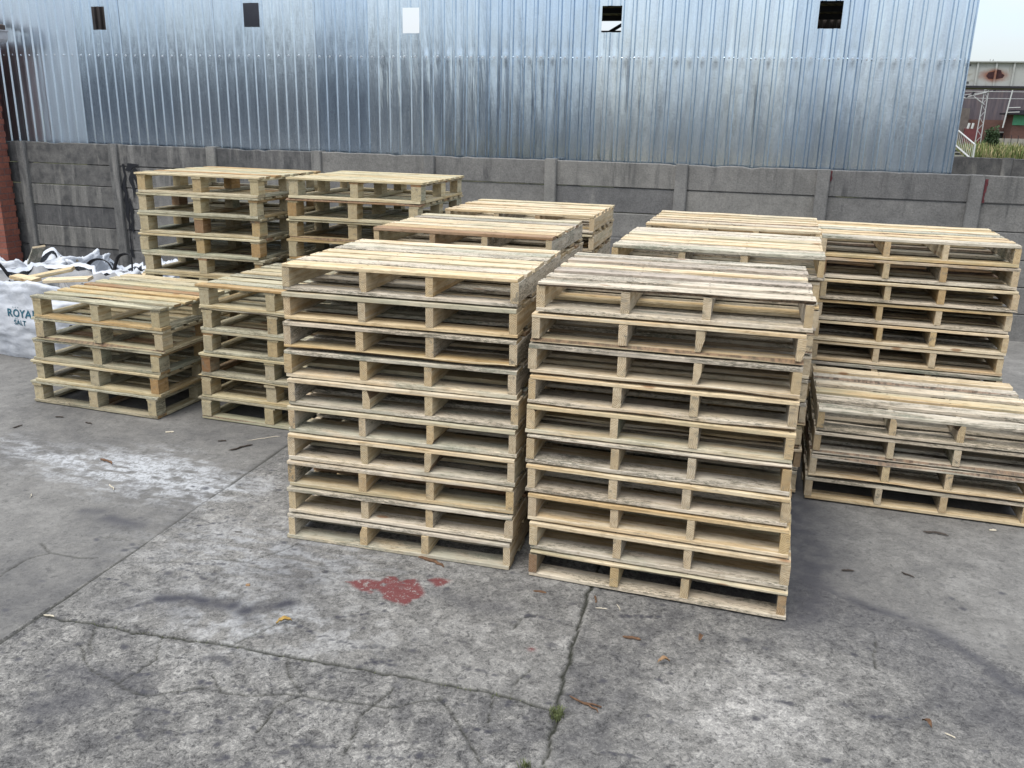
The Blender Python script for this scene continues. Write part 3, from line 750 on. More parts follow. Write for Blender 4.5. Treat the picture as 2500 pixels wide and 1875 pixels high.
# ------------------------------------------------------------------ brick building on the left
def brick_mat(name, c1, c2, mortar, axis):
    N = NT(name); x, y, z = N.sep(N.pos())
    br = N.new('ShaderNodeTexBrick'); N.set(br.inputs['Vector'], N.comb(y if axis == 'y' else x, z, 0.))
    br.inputs['Scale'].default_value = 1.; br.inputs['Brick Width'].default_value = .232; br.inputs['Row Height'].default_value = .083; br.inputs['Mortar Size'].default_value = .0055
    br.inputs['Color1'].default_value = (*c1, 1); br.inputs['Color2'].default_value = (*c2, 1); br.inputs['Mortar'].default_value = (*mortar, 1)
    n = N.noise(N.pos(), 30., 5., .65)
    col = N.mix(1., br.outputs['Color'], N.ramp(n, [(.25, (.65, .65, .66)), (.7, (1.12, 1.1, 1.1))]), 'MULTIPLY')
    N.bump(N.math('ADD', N.math('MULTIPLY', br.outputs['Fac'], -1.), N.math('MULTIPLY', n, .3)), .8, .008)
    return N.out(col, .85)
M_BRICK = brick_mat('red_face_brick', (.25, .092, .062), (.185, .068, .05), (.13, .09, .085), 'y')
M_WHITEP = simple('white_gutter_paint', (.42, .42, .44), .5, 0, .2)
M_TILE = simple('dark_roof_tiles', (.06, .045, .04), .8, 0, .3, 9)
t = empty('brick_building', (-10.09, 3.05, 0), 0, 'red face brick building beside the concrete wall at the left edge', 'building')
mb = MB(); y = -9.; rr = random.Random(3)
mb.box(-4, 6.78, 0, 0, 7.02, 3.02)
for k in range(36):   # toothed brick ends at the far corner
    if k % 2: mb.box(-.2, 7.0, k * .083 + .004, -.002 - rr.random() * .006, 7.045, k * .083 + .08)
mb.build('brick_wall', M_BRICK, t)
mb = MB(); mb.box(-.02, 6.76, 2.93, .045, 7.04, 3.1); mb.build('fascia', M_WHITEP, t)
mb = MB()
prof = [(.05, 3.10), (.05, 3.0), (.08, 2.965), (.17, 2.965), (.195, 3.0), (.205, 3.09), (.225, 3.10), (.225, 3.115), (.19, 3.115), (.18, 3.0), (.07, 2.985), (.06, 3.1)]
b = len(mb.V)
for yy in (6.72, 7.1):
    for (x, z) in prof: mb.V.append((x, yy, z))
m_ = len(prof)
for k in range(m_): mb.face([b + k, b + m_ + k, b + m_ + (k + 1) % m_, b + (k + 1) % m_])
mb.face([b + m_ + k for k in range(m_)]); mb.build('gutter', M_WHITEP, t)
mb = MB(); b = len(mb.V)
mb.V += [(.16, 6.72, 3.12), (.16, 7.12, 3.12), (-2, 7.12, 3.7), (-2, 6.72, 3.7), (-4.1, 6.72, 3.12), (-4.1, 7.12, 3.12), (.16, 6.72, 3.18), (.16, 7.12, 3.18), (-2, 7.12, 3.78), (-2, 6.72, 3.78), (-4.1, 6.72, 3.18), (-4.1, 7.12, 3.18)]
for f in ((0, 1, 2, 3), (3, 2, 5, 4), (6, 9, 8, 7), (9, 10, 11, 8), (0, 6, 7, 1), (1, 7, 8, 2), (2, 8, 11, 5)): mb.face([b + i for i in f])
mb.build('roof', M_TILE, t)

# unseen buildings added across the yard to darken what the steel sheeting mirrors
M_WARE = simple('unseen_building_cladding', (.06, .066, .08), .8, 0, .25, .6)
t = empty('unseen_warehouse', (-22, -30, 0), 0, 'long grey building added unseen behind the viewer to darken the sheeting reflection', 'unseen_warehouse')
mb = MB(); mb.box(-60, -10, 0, 3, 0, 5.8); mb.build('walls', M_WARE, t)
mb = MB(); mb.box(-60.4, -10.4, 5.8, 3.4, .5, 6.1); mb.build('roof', M_STEEL, t)
mb = MB()
for k in range(7): mb.box(-56 + k * 8, .01, 0, -52 + k * 8, .06, 3.6)
mb.build('roller_doors', M_SLATE, t)

t = empty('unseen_shed', (6, -30, 0), 0, 'low dark shed added unseen behind the viewer to darken the sheeting reflection', 'shed')  # unseen, added so the right half of the sheeting mirrors something dark
mb = MB(); mb.box(-24, -6, 0, 34, 0, 2.9); mb.build('walls', M_WARE, t)
mb = MB(); mb.box(-24.3, -6.3, 2.9, 34.3, .4, 3.1); mb.build('roof', M_STEEL, t)
# ------------------------------------------------------------------ bulk bags with offcuts
def bag_mat(name, col):
    N = NT(name); p = N.objc()
    n = N.noise(p, 4., 4.); w = N.noise(p, 11., 5., .6)
    c = N.mix(1., col, N.ramp(N.math('ADD', N.math('MULTIPLY', n, .6), N.math('MULTIPLY', w, .4)), [(.3, (.72, .74, .78)), (.6, (1., 1., 1.))]), 'MULTIPLY')
    ux, uy, uz = N.sep(p)
    N.bump(N.math('ADD', N.math('MULTIPLY', N.noise(p, 14., 4., .6, 1.), 1.), N.math('MULTIPLY', N.noise(p, 200., 1.), .1)), .35, .02)
    return N.out(c, .5, 0., .35)
M_BAG = bag_mat('white_woven_plastic', (.46, .48, .51)); M_LIN = bag_mat('grey_bag_lining', (.22, .22, .22))
M_STRAP = simple('black_webbing', (.008, .008, .010), .6, 0, .2, 40)
M_INK = simple('teal_print', (.015, .085, .125), .6, 0, .1, 40)
def bag(name, label, loc, rz, a, b, h, wr, seed, sag=.1, lean=(0, 0), lining=True, flat=0.):
    t = empty(name, loc, rz, label, 'bulk bag', 'white bulk bags of wood offcuts')
    nt, ns = 120, 46
    def P(th, s):
        c, sn = math.cos(th), math.sin(th); q = (abs(c) ** 3.4 + abs(sn) ** 3.4) ** (-1 / 3.4)
        bul = 1 + .07 * math.sin(math.pi * min(s, 1)) - .05 * (1 - min(s * 4, 1)) ** 2
        x, y = a * q * c * bul, b * q * sn * bul
        z = h * s
        nv = Vector((x * 3 + seed, y * 3, z * 4.5)); k = mn.fractal(nv, .8, 2.1, 6) * wr
        if flat and y < 0: k *= 1 - flat * math.exp(-(x / .34) ** 2 - ((z - .42) / .2) ** 2)
        fold = (abs(mn.noise((x * 5 + seed, y * 5, z * 9 + k * 12))) + .6 * abs(mn.noise((x * 11 + seed, y * 11, z * 17 + k * 20)))) * wr * .9
        if flat and y < 0: fold *= 1 - flat * math.exp(-(x / .34) ** 2 - ((z - .42) / .2) ** 2)
        edge = mn.noise((c * 2 + seed, sn * 2, 3.)) * sag * max(0, s - .5) * 2
        d = Vector((c, sn, 0)); r = k - fold
        env = min(1, .25 + s * 1.5)
        return Vector((x, y, 0)) + d * r * env + Vector((lean[0] * s * s, lean[1] * s * s, max(0., z + edge + (k * .6 - fold) * s)))
    mb = MB()
    for j in range(ns + 1):
        for i in range(nt): mb.V.append(tuple(P(2 * math.pi * i / nt, j / ns)))
    # rolled rim
    for (f, dz) in ((.97, .012), (.90, -.02)):
        for i in range(nt):
            v = P(2 * math.pi * i / nt, 1.); mb.V.append((v.x * f, v.y * f, v.z + dz))
    for j in range(ns + 2):
        for i in range(nt):
            q = j * nt; mb.face([q + i, q + (i + 1) % nt, q + nt + (i + 1) % nt, q + nt + i])
    o = mb.build('sack', M_BAG, t, smooth=True)
    mb2 = MB(); M = 12
    for j in range(M + 1):
        f = .905 * (1 - j / M)
        for i in range(nt):
            v = P(2 * math.pi * i / nt, 1.)
            x, y = v.x * f, v.y * f
            hz = v.z - .035 - sag * .9 * (1 - f * f) + mn.fractal((x * 5 + seed, y * 5, 2.), 1., 2., 4) * wr * 1.5
            mb2.V.append((x, y, hz))
    for j in range(M):
        for i in range(nt):
            q = j * nt; mb2.face([q + i, q + (i + 1) % nt, q + nt + (i + 1) % nt, q + nt + i])
    mb2.build('lining' if lining else 'top_fold', M_LIN if lining else M_BAG, t, smooth=True)
    return t, mb, P
def handle(t, pts, w=.016):
    mb = MB()
    P_ = [Vector(p) for p in pts]; out = []
    for i in range(len(P_) - 1):
        for k in range(5):
            u = k / 5; p0 = P_[max(i - 1, 0)]; p1 = P_[i]; p2 = P_[i + 1]; p3 = P_[min(i + 2, len(P_) - 1)]
            out.append(.5 * (2 * p1 + (p2 - p0) * u + (2 * p0 - 5 * p1 + 4 * p2 - p3) * u * u + (3 * p1 - p0 - 3 * p2 + p3) * u ** 3))
    out.append(P_[-1])
    mb.tube(out, w, 8, flat=.3); mb.build('handle', M_STRAP, t, smooth=True)
t1, bm1, P1 = bag('bulk_bag', 'large white bulk bag with dark blue lettering beside the low pallet stack', (-6.2, 6.56, 0), rad(-4), .70, .50, .69, .055, 3., .06, flat=.9)
handle(t1, [(-.60, -.28, .52), (-.52, -.32, .74), (-.44, -.25, .80), (-.36, -.2, .66)])
handle(t1, [(.50, -.38, .55), (.56, -.40, .45), (.53, -.43, .30)])
handle(t1, [(.22, .46, .66), (.26, .50, .80), (.42, .48, .82), (.46, .44, .66)])
# printed lettering on the front of that bag, laid onto its cloth
bvh = BVHTree.FromPolygons([Vector(v) for v in bm1.V], bm1.F)
def printed(txt, size, x, z, mat=M_INK, name='lettering'):
    cu = bpy.data.curves.new('text', 'FONT'); cu.body = txt; cu.size = size; cu.resolution_u = 3; cu.space_character = 1.08; cu.offset = size * .022
    tmp = bpy.data.objects.new('text', cu); COL.objects.link(tmp)
    me = bpy.data.meshes.new_from_object(tmp.evaluated_get(bpy.context.evaluated_depsgraph_get())); bpy.data.objects.remove(tmp); bpy.data.curves.remove(cu)
    import bmesh
    bm = bmesh.new(); bm.from_mesh(me)
    bmesh.ops.triangulate(bm, faces=bm.faces)
    bmesh.ops.subdivide_edges(bm, edges=[e for e in bm.edges if e.calc_length() > .02], cuts=2)
    for v in bm.verts:
        px, pz = x + v.co.x, z + v.co.y
        h = bvh.ray_cast(Vector((px, -3, pz)), Vector((0, 1, 0)))
        y = h[0].y - .004 if h[0] else -.5
        v.co = (px, y, pz)
    bm.normal_update(); bm.to_mesh(me); bm.free()
    me.materials.clear(); me.materials.append(mat); me.name = name
    o = bpy.data.objects.new(name, me); COL.objects.link(o); o.parent = t1
    return o
printed('ROYAL', .095, -.055, .395); printed('SALT', .062, .01, .325); printed('-----', .025, 0.02, .372)
printed('. . .', .05, .005, .475)
t2, b2, _ = bag('bulk_bag', 'crumpled white bulk bag slumped at the foot of the brick building', (-7.45, 7.75, 0), rad(20), .62, .5, .60, .10, 14., .2, lining=False)
handle(t2, [(.25, -.35, .50), (.22, -.42, .62), (.40, -.42, .64), (.50, -.36, .52)])
t3, b3, _ = bag('bulk_bag', 'crumpled white bulk bag with a tall black handle loop near the wall', (-6.55, 7.85, 0), rad(-12), .56, .48, .56, .10, 27., .2, lining=False)
handle(t3, [(.02, -.40, .44), (.06, -.47, .60), (.20, -.46, .69), (.36, -.44, .66), (.40, -.40, .46)], .022)
t4, b4, _ = bag('bulk_bag', 'small flattened white bag between the corner stack and the low stack', (-5.72, 7.55, 0), rad(30), .42, .36, .42, .09, 41., .15, lining=False)
handle(t4, [(-.32, -.30, .34), (-.26, -.36, .46), (-.10, -.34, .48), (0., -.28, .40)], .02)
OFFC = [('pale wood offcut leaning across the open white bag', (-6.30, 6.52, .665), 24, 12, .52, .10, .03, .1, 0),
        ('pale wood offcut lying at the front of the open white bag', (-5.90, 6.36, .675), -8 + 20, 4, .42, .10, .028, .1, 0),
        ('short yellow wood offcut under the other boards on the bag', (-6.36, 6.35, .655), -14, 0, .34, .09, .03, .1, 0),
        ('brown board poking up from the bag by the brick wall', (-7.28, 7.45, .66), -38, 24, .6, .12, .02, .9, .96),
        ('small wood offcut on the crumpled bag by the wall', (-7.0, 7.55, .60), 10, 8, .3, .08, .025, .3, .9),
        ('jagged wood offcut poking out behind the low pallet stack', (-6.0, 7.30, .50), 35, 22, .4, .1, .03, .2, .4)]
for lab, loc, rz, tilt, L, w, th, we, sd in OFFC:
    mb = MB(); board(mb, (0, 0, 0), 'x', L, w, th, R, wea=we, step=.1, seed=(sd or R.random() * .6))
    o = mb.build('wood_offcut', M_WOOD, None); o.location = loc; o.rotation_euler = (rad(6), rad(-tilt), rad(rz)); tag(o, lab, 'wood offcut', 'wood offcuts on the white bags')

# ------------------------------------------------------------------ litter on the concrete
M_BARK = simple('bark_brown', (.10, .055, .03), .85, 0, .5, 60, .4)
M_DARKTW = simple('dark_twig', (.045, .036, .03), .85, 0, .4, 60, .4)
M_PALE = simple('pale_splinter', (.40, .36, .28), .7, 0, .25, 60)
M_YEL = simple('yellow_leaf', (.27, .17, .04), .6, 0, .3, 40)
M_ORL = simple('orange_chip', (.20, .12, .06), .6, 0, .3, 40)
LIT = [('twig', (-3.21, 4.79), 52, .26, .013, M_DARKTW, 'thick dark stick left of the front left stack'),
 ('splinter', (-3.16, 5.0), 38, .34, .005, M_PALE, 'long thin pale splinter beyond the thick dark stick'),
 ('bark_chip', (-3.87, 4.30), -25, .22, .016, M_BARK, 'curled brown bark lying in the white lime patch'),
 ('splinter', (-3.57, 3.98), -40, .16, .008, M_PALE, 'pale splinter at the near edge of the white lime patch'),
 ('splinter', (-2.87, 2.73), 0, .085, .007, M_PALE, 'pale splinter where two slab joints meet at the left'),
 ('leaf', (-1.85, 2.99), 35, .105, .02, M_YEL, 'yellow leaf on the concrete in front of the dark skid marks'),
 ('bark_chip', (-2.18, 3.227), 10, .035, .016, M_ORL, 'small orange chip left of the red paint patch'),
 ('splinter', (-3.92, 3.73), -60, .10, .006, M_PALE, 'short pale splinter near the left edge'),
 ('splinter', (-3.84, 4.89), 20, .09, .012, M_PALE, 'pale wood flake in front of the six high stack'),
 ('twig', (-4.78, 4.90), 5, .10, .010, M_DARKTW, 'black twig in front of the five high stack'),
 ('twig', (-4.49, 4.86), -15, .11, .010, M_DARKTW, 'dark twig between the two low left stacks'),
 ('twig', (-4.90, 4.64), 70, .11, .010, M_DARKTW, 'dark twig nearest the left edge below the five high stack'),
 ('twig', (-3.40, 4.86), 20, .09, .010, M_DARKTW, 'small dark twig above the thick dark stick'),
 ('twig', (-2.53, 3.70), 0, .07, .008, M_DARKTW, 'tiny dark twig left of the front left stack foot'),
 ('bark_chip', (-1.44, 3.72), -28, .30, .016, M_BARK, 'long brown bark strip against the front left stack'),
 ('bark_chip', (-.837, 3.60), -5, .10, .011, M_BARK, 'brown bark chip left of the slab joint at the right stack'),
 ('twig', (-.571, 3.62), -80, .10, .010, M_BARK, 'brown twig just right of the slab joint below the right stack'),
 ('splinter', (-.53, 3.55), 0, .085, .005, M_PALE, 'thin white splinter right of the slab joint'),
 ('splinter', (-.455, 3.585), -70, .09, .004, M_PALE, 'hair thin straw splinter in front of the right stack'),
 ('bark_chip', (-.36, 3.35), -4, .125, .012, M_BARK, 'straight brown bark chip in front of the right stack'),
 ('leaf', (-.069, 3.428), 75, .07, .02, M_BARK, 'curled brown leaf standing before the right stack'),
 ('leaf', (-.205, 3.208), 25, .08, .017, M_ORL, 'tan folded leaf on the right foreground slab'),
 ('twig', (-.47, 2.85), -30, .22, .008, M_BARK, 'forked brown twig right of the grass tuft'),
 ('leaf', (.794, 3.112), -60, .075, .02, M_BARK, 'dark red brown leaf at the lower right'),
 ('bark_chip', (1.111, 4.89), -8, .20, .013, M_DARKTW, 'dark bark strip in front of the four high stack'),
 ('twig', (.893, 4.34), -40, .11, .008, M_DARKTW, 'dark twig on the pale slab at the right'),
 ('twig', (.603, 4.29), 5, .10, .010, M_DARKTW, 'dark twig at the edge of the dark stain by the right stack'),
 ('splinter', (1.43, 5.04), 5, .06, .012, M_PALE, 'white wood flake beside the four high stack'),
 ('splinter', (.87, 3.08), -35, .06, .006, M_PALE, 'pale speck of wood beside the red brown leaf')]
for nm, (x, y), ang, L, r, mt, lab in LIT:
    rn = random.Random(int(x * 991 + y * 77)); mb = MB(); L *= .66; r *= .75
    if nm == 'leaf':
        n = 9; b = 0
        for k in range(n + 1):
            u = k / n; w = math.sin(math.pi * min(1, u * .96 + .03)) ** .7 * L * .24; zz = .010 + .012 * math.sin(u * 3) + .006 * rn.random()
            mb.V += [((u - .5) * L, -w, zz + w * .7), ((u - .5) * L, 0, zz - .004), ((u - .5) * L, w * .9, zz + w * .55)]
        for k in range(n):
            for q in (0, 1): mb.face([k * 3 + q, k * 3 + 3 + q, k * 3 + 4 + q, k * 3 + 1 + q])
    else:
        n = 8; pts = []; rs_ = []
        for k in range(n + 1):
            u = k / n - .5
            pts.append((u * L, L * .05 * math.sin(u * 5 + rn.random() * .8) + rn.uniform(-.03, .03) * L, r * .3 + .002 + (L * .03 * (1 - 4 * u * u) if nm == 'bark_chip' else 0)))
            rs_.append(r * .62 * (.25 + .85 * math.sqrt(max(0, 1 - (2 * u) ** 4))) * rn.uniform(.75, 1.1))
        mb.tube(pts, rs_, 7, flat=.4 if nm != 'twig' else .9)
        if 'forked' in lab: mb.tube([(0, 0, r), (L * .2, L * .14, r), (L * .42, L * .2, r)], r * .6, 6)
    o = mb.build(nm, mt, None, smooth=(nm != 'splinter')); o.location = (x, y, -.003); o.rotation_euler = (0, 0, rad(ang))
    tag(o, lab, {'twig': 'twig', 'leaf': 'leaf', 'bark_chip': 'bark', 'splinter': 'wood splinter'}[nm], {'twig': 'twigs littering the yard', 'leaf': 'dead leaves on the yard', 'bark_chip': 'bark chips littering the yard', 'splinter': 'pale wood splinters on the yard'}[nm])

M_GRASS = simple('dry_green_grass', (.085, .10, .04), .7, 0, .4, 30)
def blades(mb, x, y, z, n, spread, h, rnd, w=.003, lean=.6):
    for _ in range(n):
        a = rnd.uniform(0, 6.28); d = spread * rnd.random() ** .7
        px, py = x + d * math.cos(a), y + d * math.sin(a); hh = h * rnd.uniform(.4, 1.1); la = rnd.uniform(0, 6.28); ll = hh * lean * rnd.random()
        dx, dy = math.cos(la), math.sin(la); b = len(mb.V); sd = rnd.random()
        wx, wy = -dy * w, dx * w
        for (t_, ww) in ((0, 1), (.5, .8), (.85, .45)):
            cx, cy, cz = px + dx * ll * t_ * t_, py + dy * ll * t_ * t_, z + hh * t_
            mb.V += [(cx - wx * ww, cy - wy * ww, cz), (cx + wx * ww, cy + wy * ww, cz)]
        mb.V.append((px + dx * ll, py + dy * ll, z + hh))
        mb.face([b, b + 1, b + 3, b + 2], seed=sd); mb.face([b + 2, b + 3, b + 5, b + 4], seed=sd); mb.face([b + 4, b + 5, b + 6], seed=sd)
for (x, y, n, sp, h, lab) in ((-.56, 2.755, 110, .032, .036, 'green grass tuft growing where the slab joints cross'), (-.60, 2.45, 50, .022, .034, 'small grass tuft in the joint at the bottom edge')):
    mb = MB(); rn = random.Random(n); blades(mb, 0, 0, -.008, n, sp, h, rn, .0022, .9)
    for k in range(n // 3): blades(mb, rn.uniform(-.008, .008), rn.uniform(-.045, .045) if 'cross' in lab else rn.uniform(-.01, .01), -.008, 1, .01, h * .6, rn, .002, 1.)
    o = mb.build('grass_tuft', M_GRASS, None); o.location = (x, y, 0); tag(o, lab, 'grass tuft', 'grass tufts in the slab joints')
mb = MB(); rn = random.Random(8)
for k in range(150):
    q = k / 150 * 2.2; blades(mb, -2.75 + q, 2.735 + .03 * q + rn.uniform(-.012, .012), -.01, 1, .006, .014, rn, .002, 1.)
o = mb.build('joint_moss', M_GRASS, None); tag(o, 'sparse moss and grass along the front slab joint', 'moss', kind='stuff')
M_RUST = simple('rusty_steel', (.10, .05, .035), .85, .2, .4, 20)
for k, (x, y, a, L, lab) in enumerate(((2.05, 7.6, 8, .6, 'rusty thin bar nearer the wall right of the tall stack'), (2.0, 7.35, -4, .5, 'rusty thin bar on the ground beside the tall right stack'))):
    mb = MB(); mb.bar((-L / 2, 0, .015), (L / 2, 0, .015), .014, 8); mb.bar((L / 2 - .05, 0, .015), (L / 2, .06, .015), .014, 8)
    o = mb.build('rusty_bar', M_RUST, None); o.location = (x, y, 0); o.rotation_euler = (0, 0, rad(a)); tag(o, lab, 'metal bar', 'rusty bars by the wall')

# ------------------------------------------------------------------ far side, beyond the right end of the sheeting
def field_mat():
    N = NT('rough_grass_ground'); p = N.pos(); n = N.noise(p, .6, 5.); f = N.noise(p, 6., 5.)
    col = N.ramp(N.math('ADD', N.math('MULTIPLY', n, .6), N.math('MULTIPLY', f, .4)), [(.35, (.06, .075, .025)), (.5, (.12, .13, .05)), (.68, (.22, .19, .10))])
    return N.out(col, .95)
mb = MB(); b = len(mb.V); mb.V += [(-300, 15.6, .22), (400, 15.6, .22), (400, 900, .22), (-300, 900, .22)]; mb.face([0, 1, 2, 3])
o = mb.build('grass_field', field_mat(), None); tag(o, kind='structure')
panel_wall('low_panel_wall', 'low dark concrete panel wall past the right end of the metal sheeting', (2.0, 15.2, 0), rad(-22), 3, first=-.3, h=1.74, soot_shade=lambda x: .85)
def girder_mat():
    N = NT('weathered_white_girder'); p = N.pos(); x, y, z = N.sep(p)
    n = N.noise(p, 1.6, 6., .7, .4); n2 = N.noise(p, 5., 5., .7)
    d = N.vmath('LENGTH', N.comb(N.math('MULTIPLY', N.math('SUBTRACT', x, 12.35), .95), 0., N.math('MULTIPLY', N.math('SUBTRACT', z, 5.08), 2.0)))
    m1 = N.math('SUBTRACT', 1., N.step(N.math('ADD', d, N.math('MULTIPLY', N.math('SUBTRACT', n, .5), .9)), .35, .95))
    col = N.mix(N.step(n, .5, .72), (.29, .30, .295), (.20, .19, .165))
    col = N.mix(N.math('MULTIPLY', N.step(n2, .62, .75), .5), col, (.24, .15, .09))
    col = N.mix(N.math('MULTIPLY', m1, N.math('ADD', .5, n2), clamp=True), col, (.17, .07, .045))
    return N.out(col, .75)
M_GIRD = girder_mat()
t = empty('footbridge', (0, 60, 0), 0, 'riveted pale steel footbridge girder with a rusted hole', 'footbridge')
mb = MB(); mb.box(6, 0, 4.50, 60, .05, 5.80); mb.build('girder_web', M_GIRD, t)
mb = MB(); mb.box(6, -.18, 5.80, 60, .25, 5.87); mb.build('top_flange', M_GIRD, t)
mb = MB(); mb.box(6, -.2, 4.38, 60, 2.4, 4.50); mb.build('bottom_flange', M_STEEL, t)
for x in (8.9, 10.1, 11.36, 12.36, 13.3, 14.5, 15.7, 16.9):
    mb = MB(); mb.box(x - .05, -.12, 4.5, x + .05, 0, 5.8); mb.build('stiffener', M_GIRD, t)
mb = MB()
for k in range(9): mb.box(10.75, -.03, 4.6 + k * .13, 10.80, -.001, 4.64 + k * .13)
for k in range(3): mb.box(10.86 + k * .06, -.03, 4.62, 10.90 + k * .06, -.001, 4.74); mb.box(10.80 + k * .07, -.03, 5.62, 10.86 + k * .07, -.001, 5.68)
mb.build('rivet_rows', M_STEEL, t)
mb = MB(); b = len(mb.V); pts = [(11.9, 5.05), (12.0, 5.25), (12.25, 5.3), (12.45, 5.42), (12.65, 5.38), (12.72, 5.2), (12.88, 5.1), (12.8, 4.95), (12.4, 4.88), (12.05, 4.9)]
mb.V += [(x, -.004, z) for x, z in pts]; mb.face(list(range(len(pts)))); mb.build('rust_hole', simple('deep_rust', (.035, .014, .016), .9, 0, .4, 5), t)
for x in (7., 34.):
    mb = MB(); mb.box(x, .6, .2, x + .7, 1.8, 4.38); mb.build('pier', M_GIRD, t)
M_WR = simple('white_painted_rail', (.40, .41, .41), .6, 0, .1)
t = empty('stairs', (0, 58, 0), 0, 'footbridge stairs with white painted railings', 'stairs')
A0 = Vector((10.02, 3.0, 1.75)); A1 = Vector((11.35, -1.0, .22))
for off, nm in ((0., 'railing'), (-1.15, 'railing')):
    mb = MB(); o_ = Vector((off, 0, 0))
    mb.bar(A0 + o_ + Vector((0, 0, .98)), A1 + o_ + Vector((0, 0, .98)), .045, 6); mb.bar(A0 + o_ + Vector((0, 0, .12)), A1 + o_ + Vector((0, 0, .12)), .05, 6); mb.bar(A1 + o_, A1 + o_ + Vector((0, 0, 1.02)), .05, 6)
    for k in range(22):
        p = A0.lerp(A1, k / 21) + o_; mb.bar(p + Vector((0, 0, .1)), p + Vector((0, 0, .96)), .014, 4)
    mb.build(nm, M_WR, t)
mb = MB()
for k in range(10):
    p = A0.lerp(A1, k / 9); mb.box(p.x - 1.1, p.y - .2, p.z - .05, p.x - .06, p.y + .2, p.z + .02)
mb.build('treads', simple('old_concrete_tread', (.2, .2, .17), .9, 0, .4, 5), t)
mb = MB(); mb.bar(A0 + Vector((-.1, 0, -.12)), A1 + Vector((-.1, 0, -.12)), .09, 4); mb.bar(A0 + Vector((-1., 0, -.12)), A1 + Vector((-1., 0, -.12)), .09, 4); mb.build('stringer_beam', M_STEEL, t)

def clad_mat():
    N = NT('weathered_purple_cladding'); p = N.pos(); x, y, z = N.sep(p)
    w = N.math('SINE', N.math('MULTIPLY', x, 16.)); s = N.noise(N.comb(N.math('MULTIPLY', x, 2.2), 0., N.math('MULTIPLY', z, .3)), 1., 5., .7)
    col = N.ramp(s, [(.3, (.045, .04, .05)), (.5, (.085, .072, .082)), (.7, (.13, .098, .095))])
    col = N.mix(N.math('MULTIPLY', N.step(w, .0, .8), .35), col, (.05, .045, .055))
    return N.out(col, .8)
M_CLAD = clad_mat(); M_BR2 = brick_mat('brown_brick', (.125, .062, .05), (.10, .052, .045), (.10, .08, .07), 'x')
M_MAROON = simple('maroon_brick', (.10, .032, .035), .85, 0, .25, 3)
t = empty('factory', (0, 110, 0), 0, 'old factory with purple grey cladding over a brown brick base', 'factory')
mb = MB(); mb.box(12, .5, 2.95, 70, 20, 6.9); mb.build('cladding', M_CLAD, t)
mb = MB(); mb.box(12, 0, .2, 70, 19.5, 2.95); mb.build('brick_base', M_BR2, t)
mb = MB(); mb.box(11.6, .2, 6.9, 70.4, 20.4, 7.1); mb.build('roof', M_STEEL, t)
mb = MB(); mb.box(18.5, -1.2, .2, 20.6, -.05, 4.1); mb.build('dark_annex', M_DARKCL, t)
mb = MB(); mb.box(20.3, -1.6, .2, 22.0, -.04, 2.0); mb.build('red_annex', M_MAROON, t)
for k in range(2):
    x = 23.7 + k * 1.05
    mb = MB(); mb.box(x, -.06, .75, x + .75, -.01, 1.55); f = mb.build('window', M_STEEL, t)
mb = MB(); mb.box(23.3, -.25, 1.62, 26., -.01, 1.75); mb.build('ledge', M_GIRD, t)
for k in range(2):
    x = 25.3 + k * 1.15
    mb = MB(); b = len(mb.V); mb.V += [(x, -.05, .85), (x + .55, -.05, .85), (x + .55, -.05, 1.45), (x, -.6, .85), (x + .55, -.6, .85)]
    mb.face([0, 1, 2]); mb.face([0, 2, 4, 3]); mb.face([1, 4, 2]); mb.build('awning', M_STEEL, t)
t = empty('green_kiosk', (26.2, 106, 0), 0, 'kiosk with a green shutter under a dark flat roof', 'kiosk')
mb = MB(); mb.box(-1.9, .1, .2, 3, 3, 3.6); mb.build('walls', M_BR2, t)
mb = MB(); mb.box(-1.9, 0, 2.45, 3, .09, 3.45); mb.build('shutter', simple('green_shutter', (.06, .22, .13), .6, 0, .15, 3), t)
mb = MB(); mb.box(-2.6, -.8, 3.5, 3.4, 3.2, 3.66); mb.box(-1.8, .0, 3.66, 3.4, 3.2, 3.95); mb.build('roof', M_STEEL, t)
t = empty('catenary_mast', (19.1, 95, .2), 0, 'white lattice railway mast with cross arms', 'mast')
M_MAST = simple('mast_paint', (.34, .35, .36), .6, 0, .15)
mb = MB()
for sx in (-1, 1): mb.bar((sx * .24, 0, 0), (sx * .13, 0, 8), .05, 4)
for k in range(14):
    z0, z1 = k * 8 / 14, (k + 1) * 8 / 14; w0 = .24 - .11 * z0 / 8; w1 = .24 - .11 * z1 / 8; s = 1 if k % 2 else -1
    mb.bar((-s * w0, 0, z0), (s * w1, 0, z1), .03, 4)
mb.build('lattice', M_MAST, t)
mb = MB(); mb.bar((.0, -.1, 5.1), (-2.0, -.1, 4.55), .05, 5); mb.bar((0, -.1, 4.0), (-1.0, -.1, 4.7), .045, 5); mb.bar((-2.4, -.1, 4.75), (.5, -.1, 5.2), .03, 5); mb.bar((-.2, -.1, 5.3), (1.0, -.1, 5.5), .05, 5); mb.build('cross_arm', M_MAST, t)
mb = MB()
for x, z in ((-1.7, 4.7), (.6, 5.3), (-1.2, 5.0)): mb.bar((x, -.1, z - .12), (x + .12, -.1, z + .12), .1, 8)
mb.build('insulator', M_STEEL, t)
for k, (z, y, lab) in enumerate(((4.75, 94.6, 'lower overhead railway wire beside the lattice mast'), (5.35, 94.4, 'upper overhead railway wire beside the lattice mast'))):
    mb = MB(); mb.tube([(-30 + i * 8, 0, .003 * (i - 6) ** 2) for i in range(14)], .025, 5); o = mb.build('overhead_wire', M_MAST, None); o.location = (0, y, z); tag(o, lab, 'wire', 'overhead railway wires')
t = empty('drop_arm', (20.5, 92, 0), 0, 'white drop post hanging below the footbridge girder', 'post')
mb = MB(); mb.bar((-.15, 0, 2.15), (.25, 0, 7.), .055, 6); mb.build('post', M_WR, t)
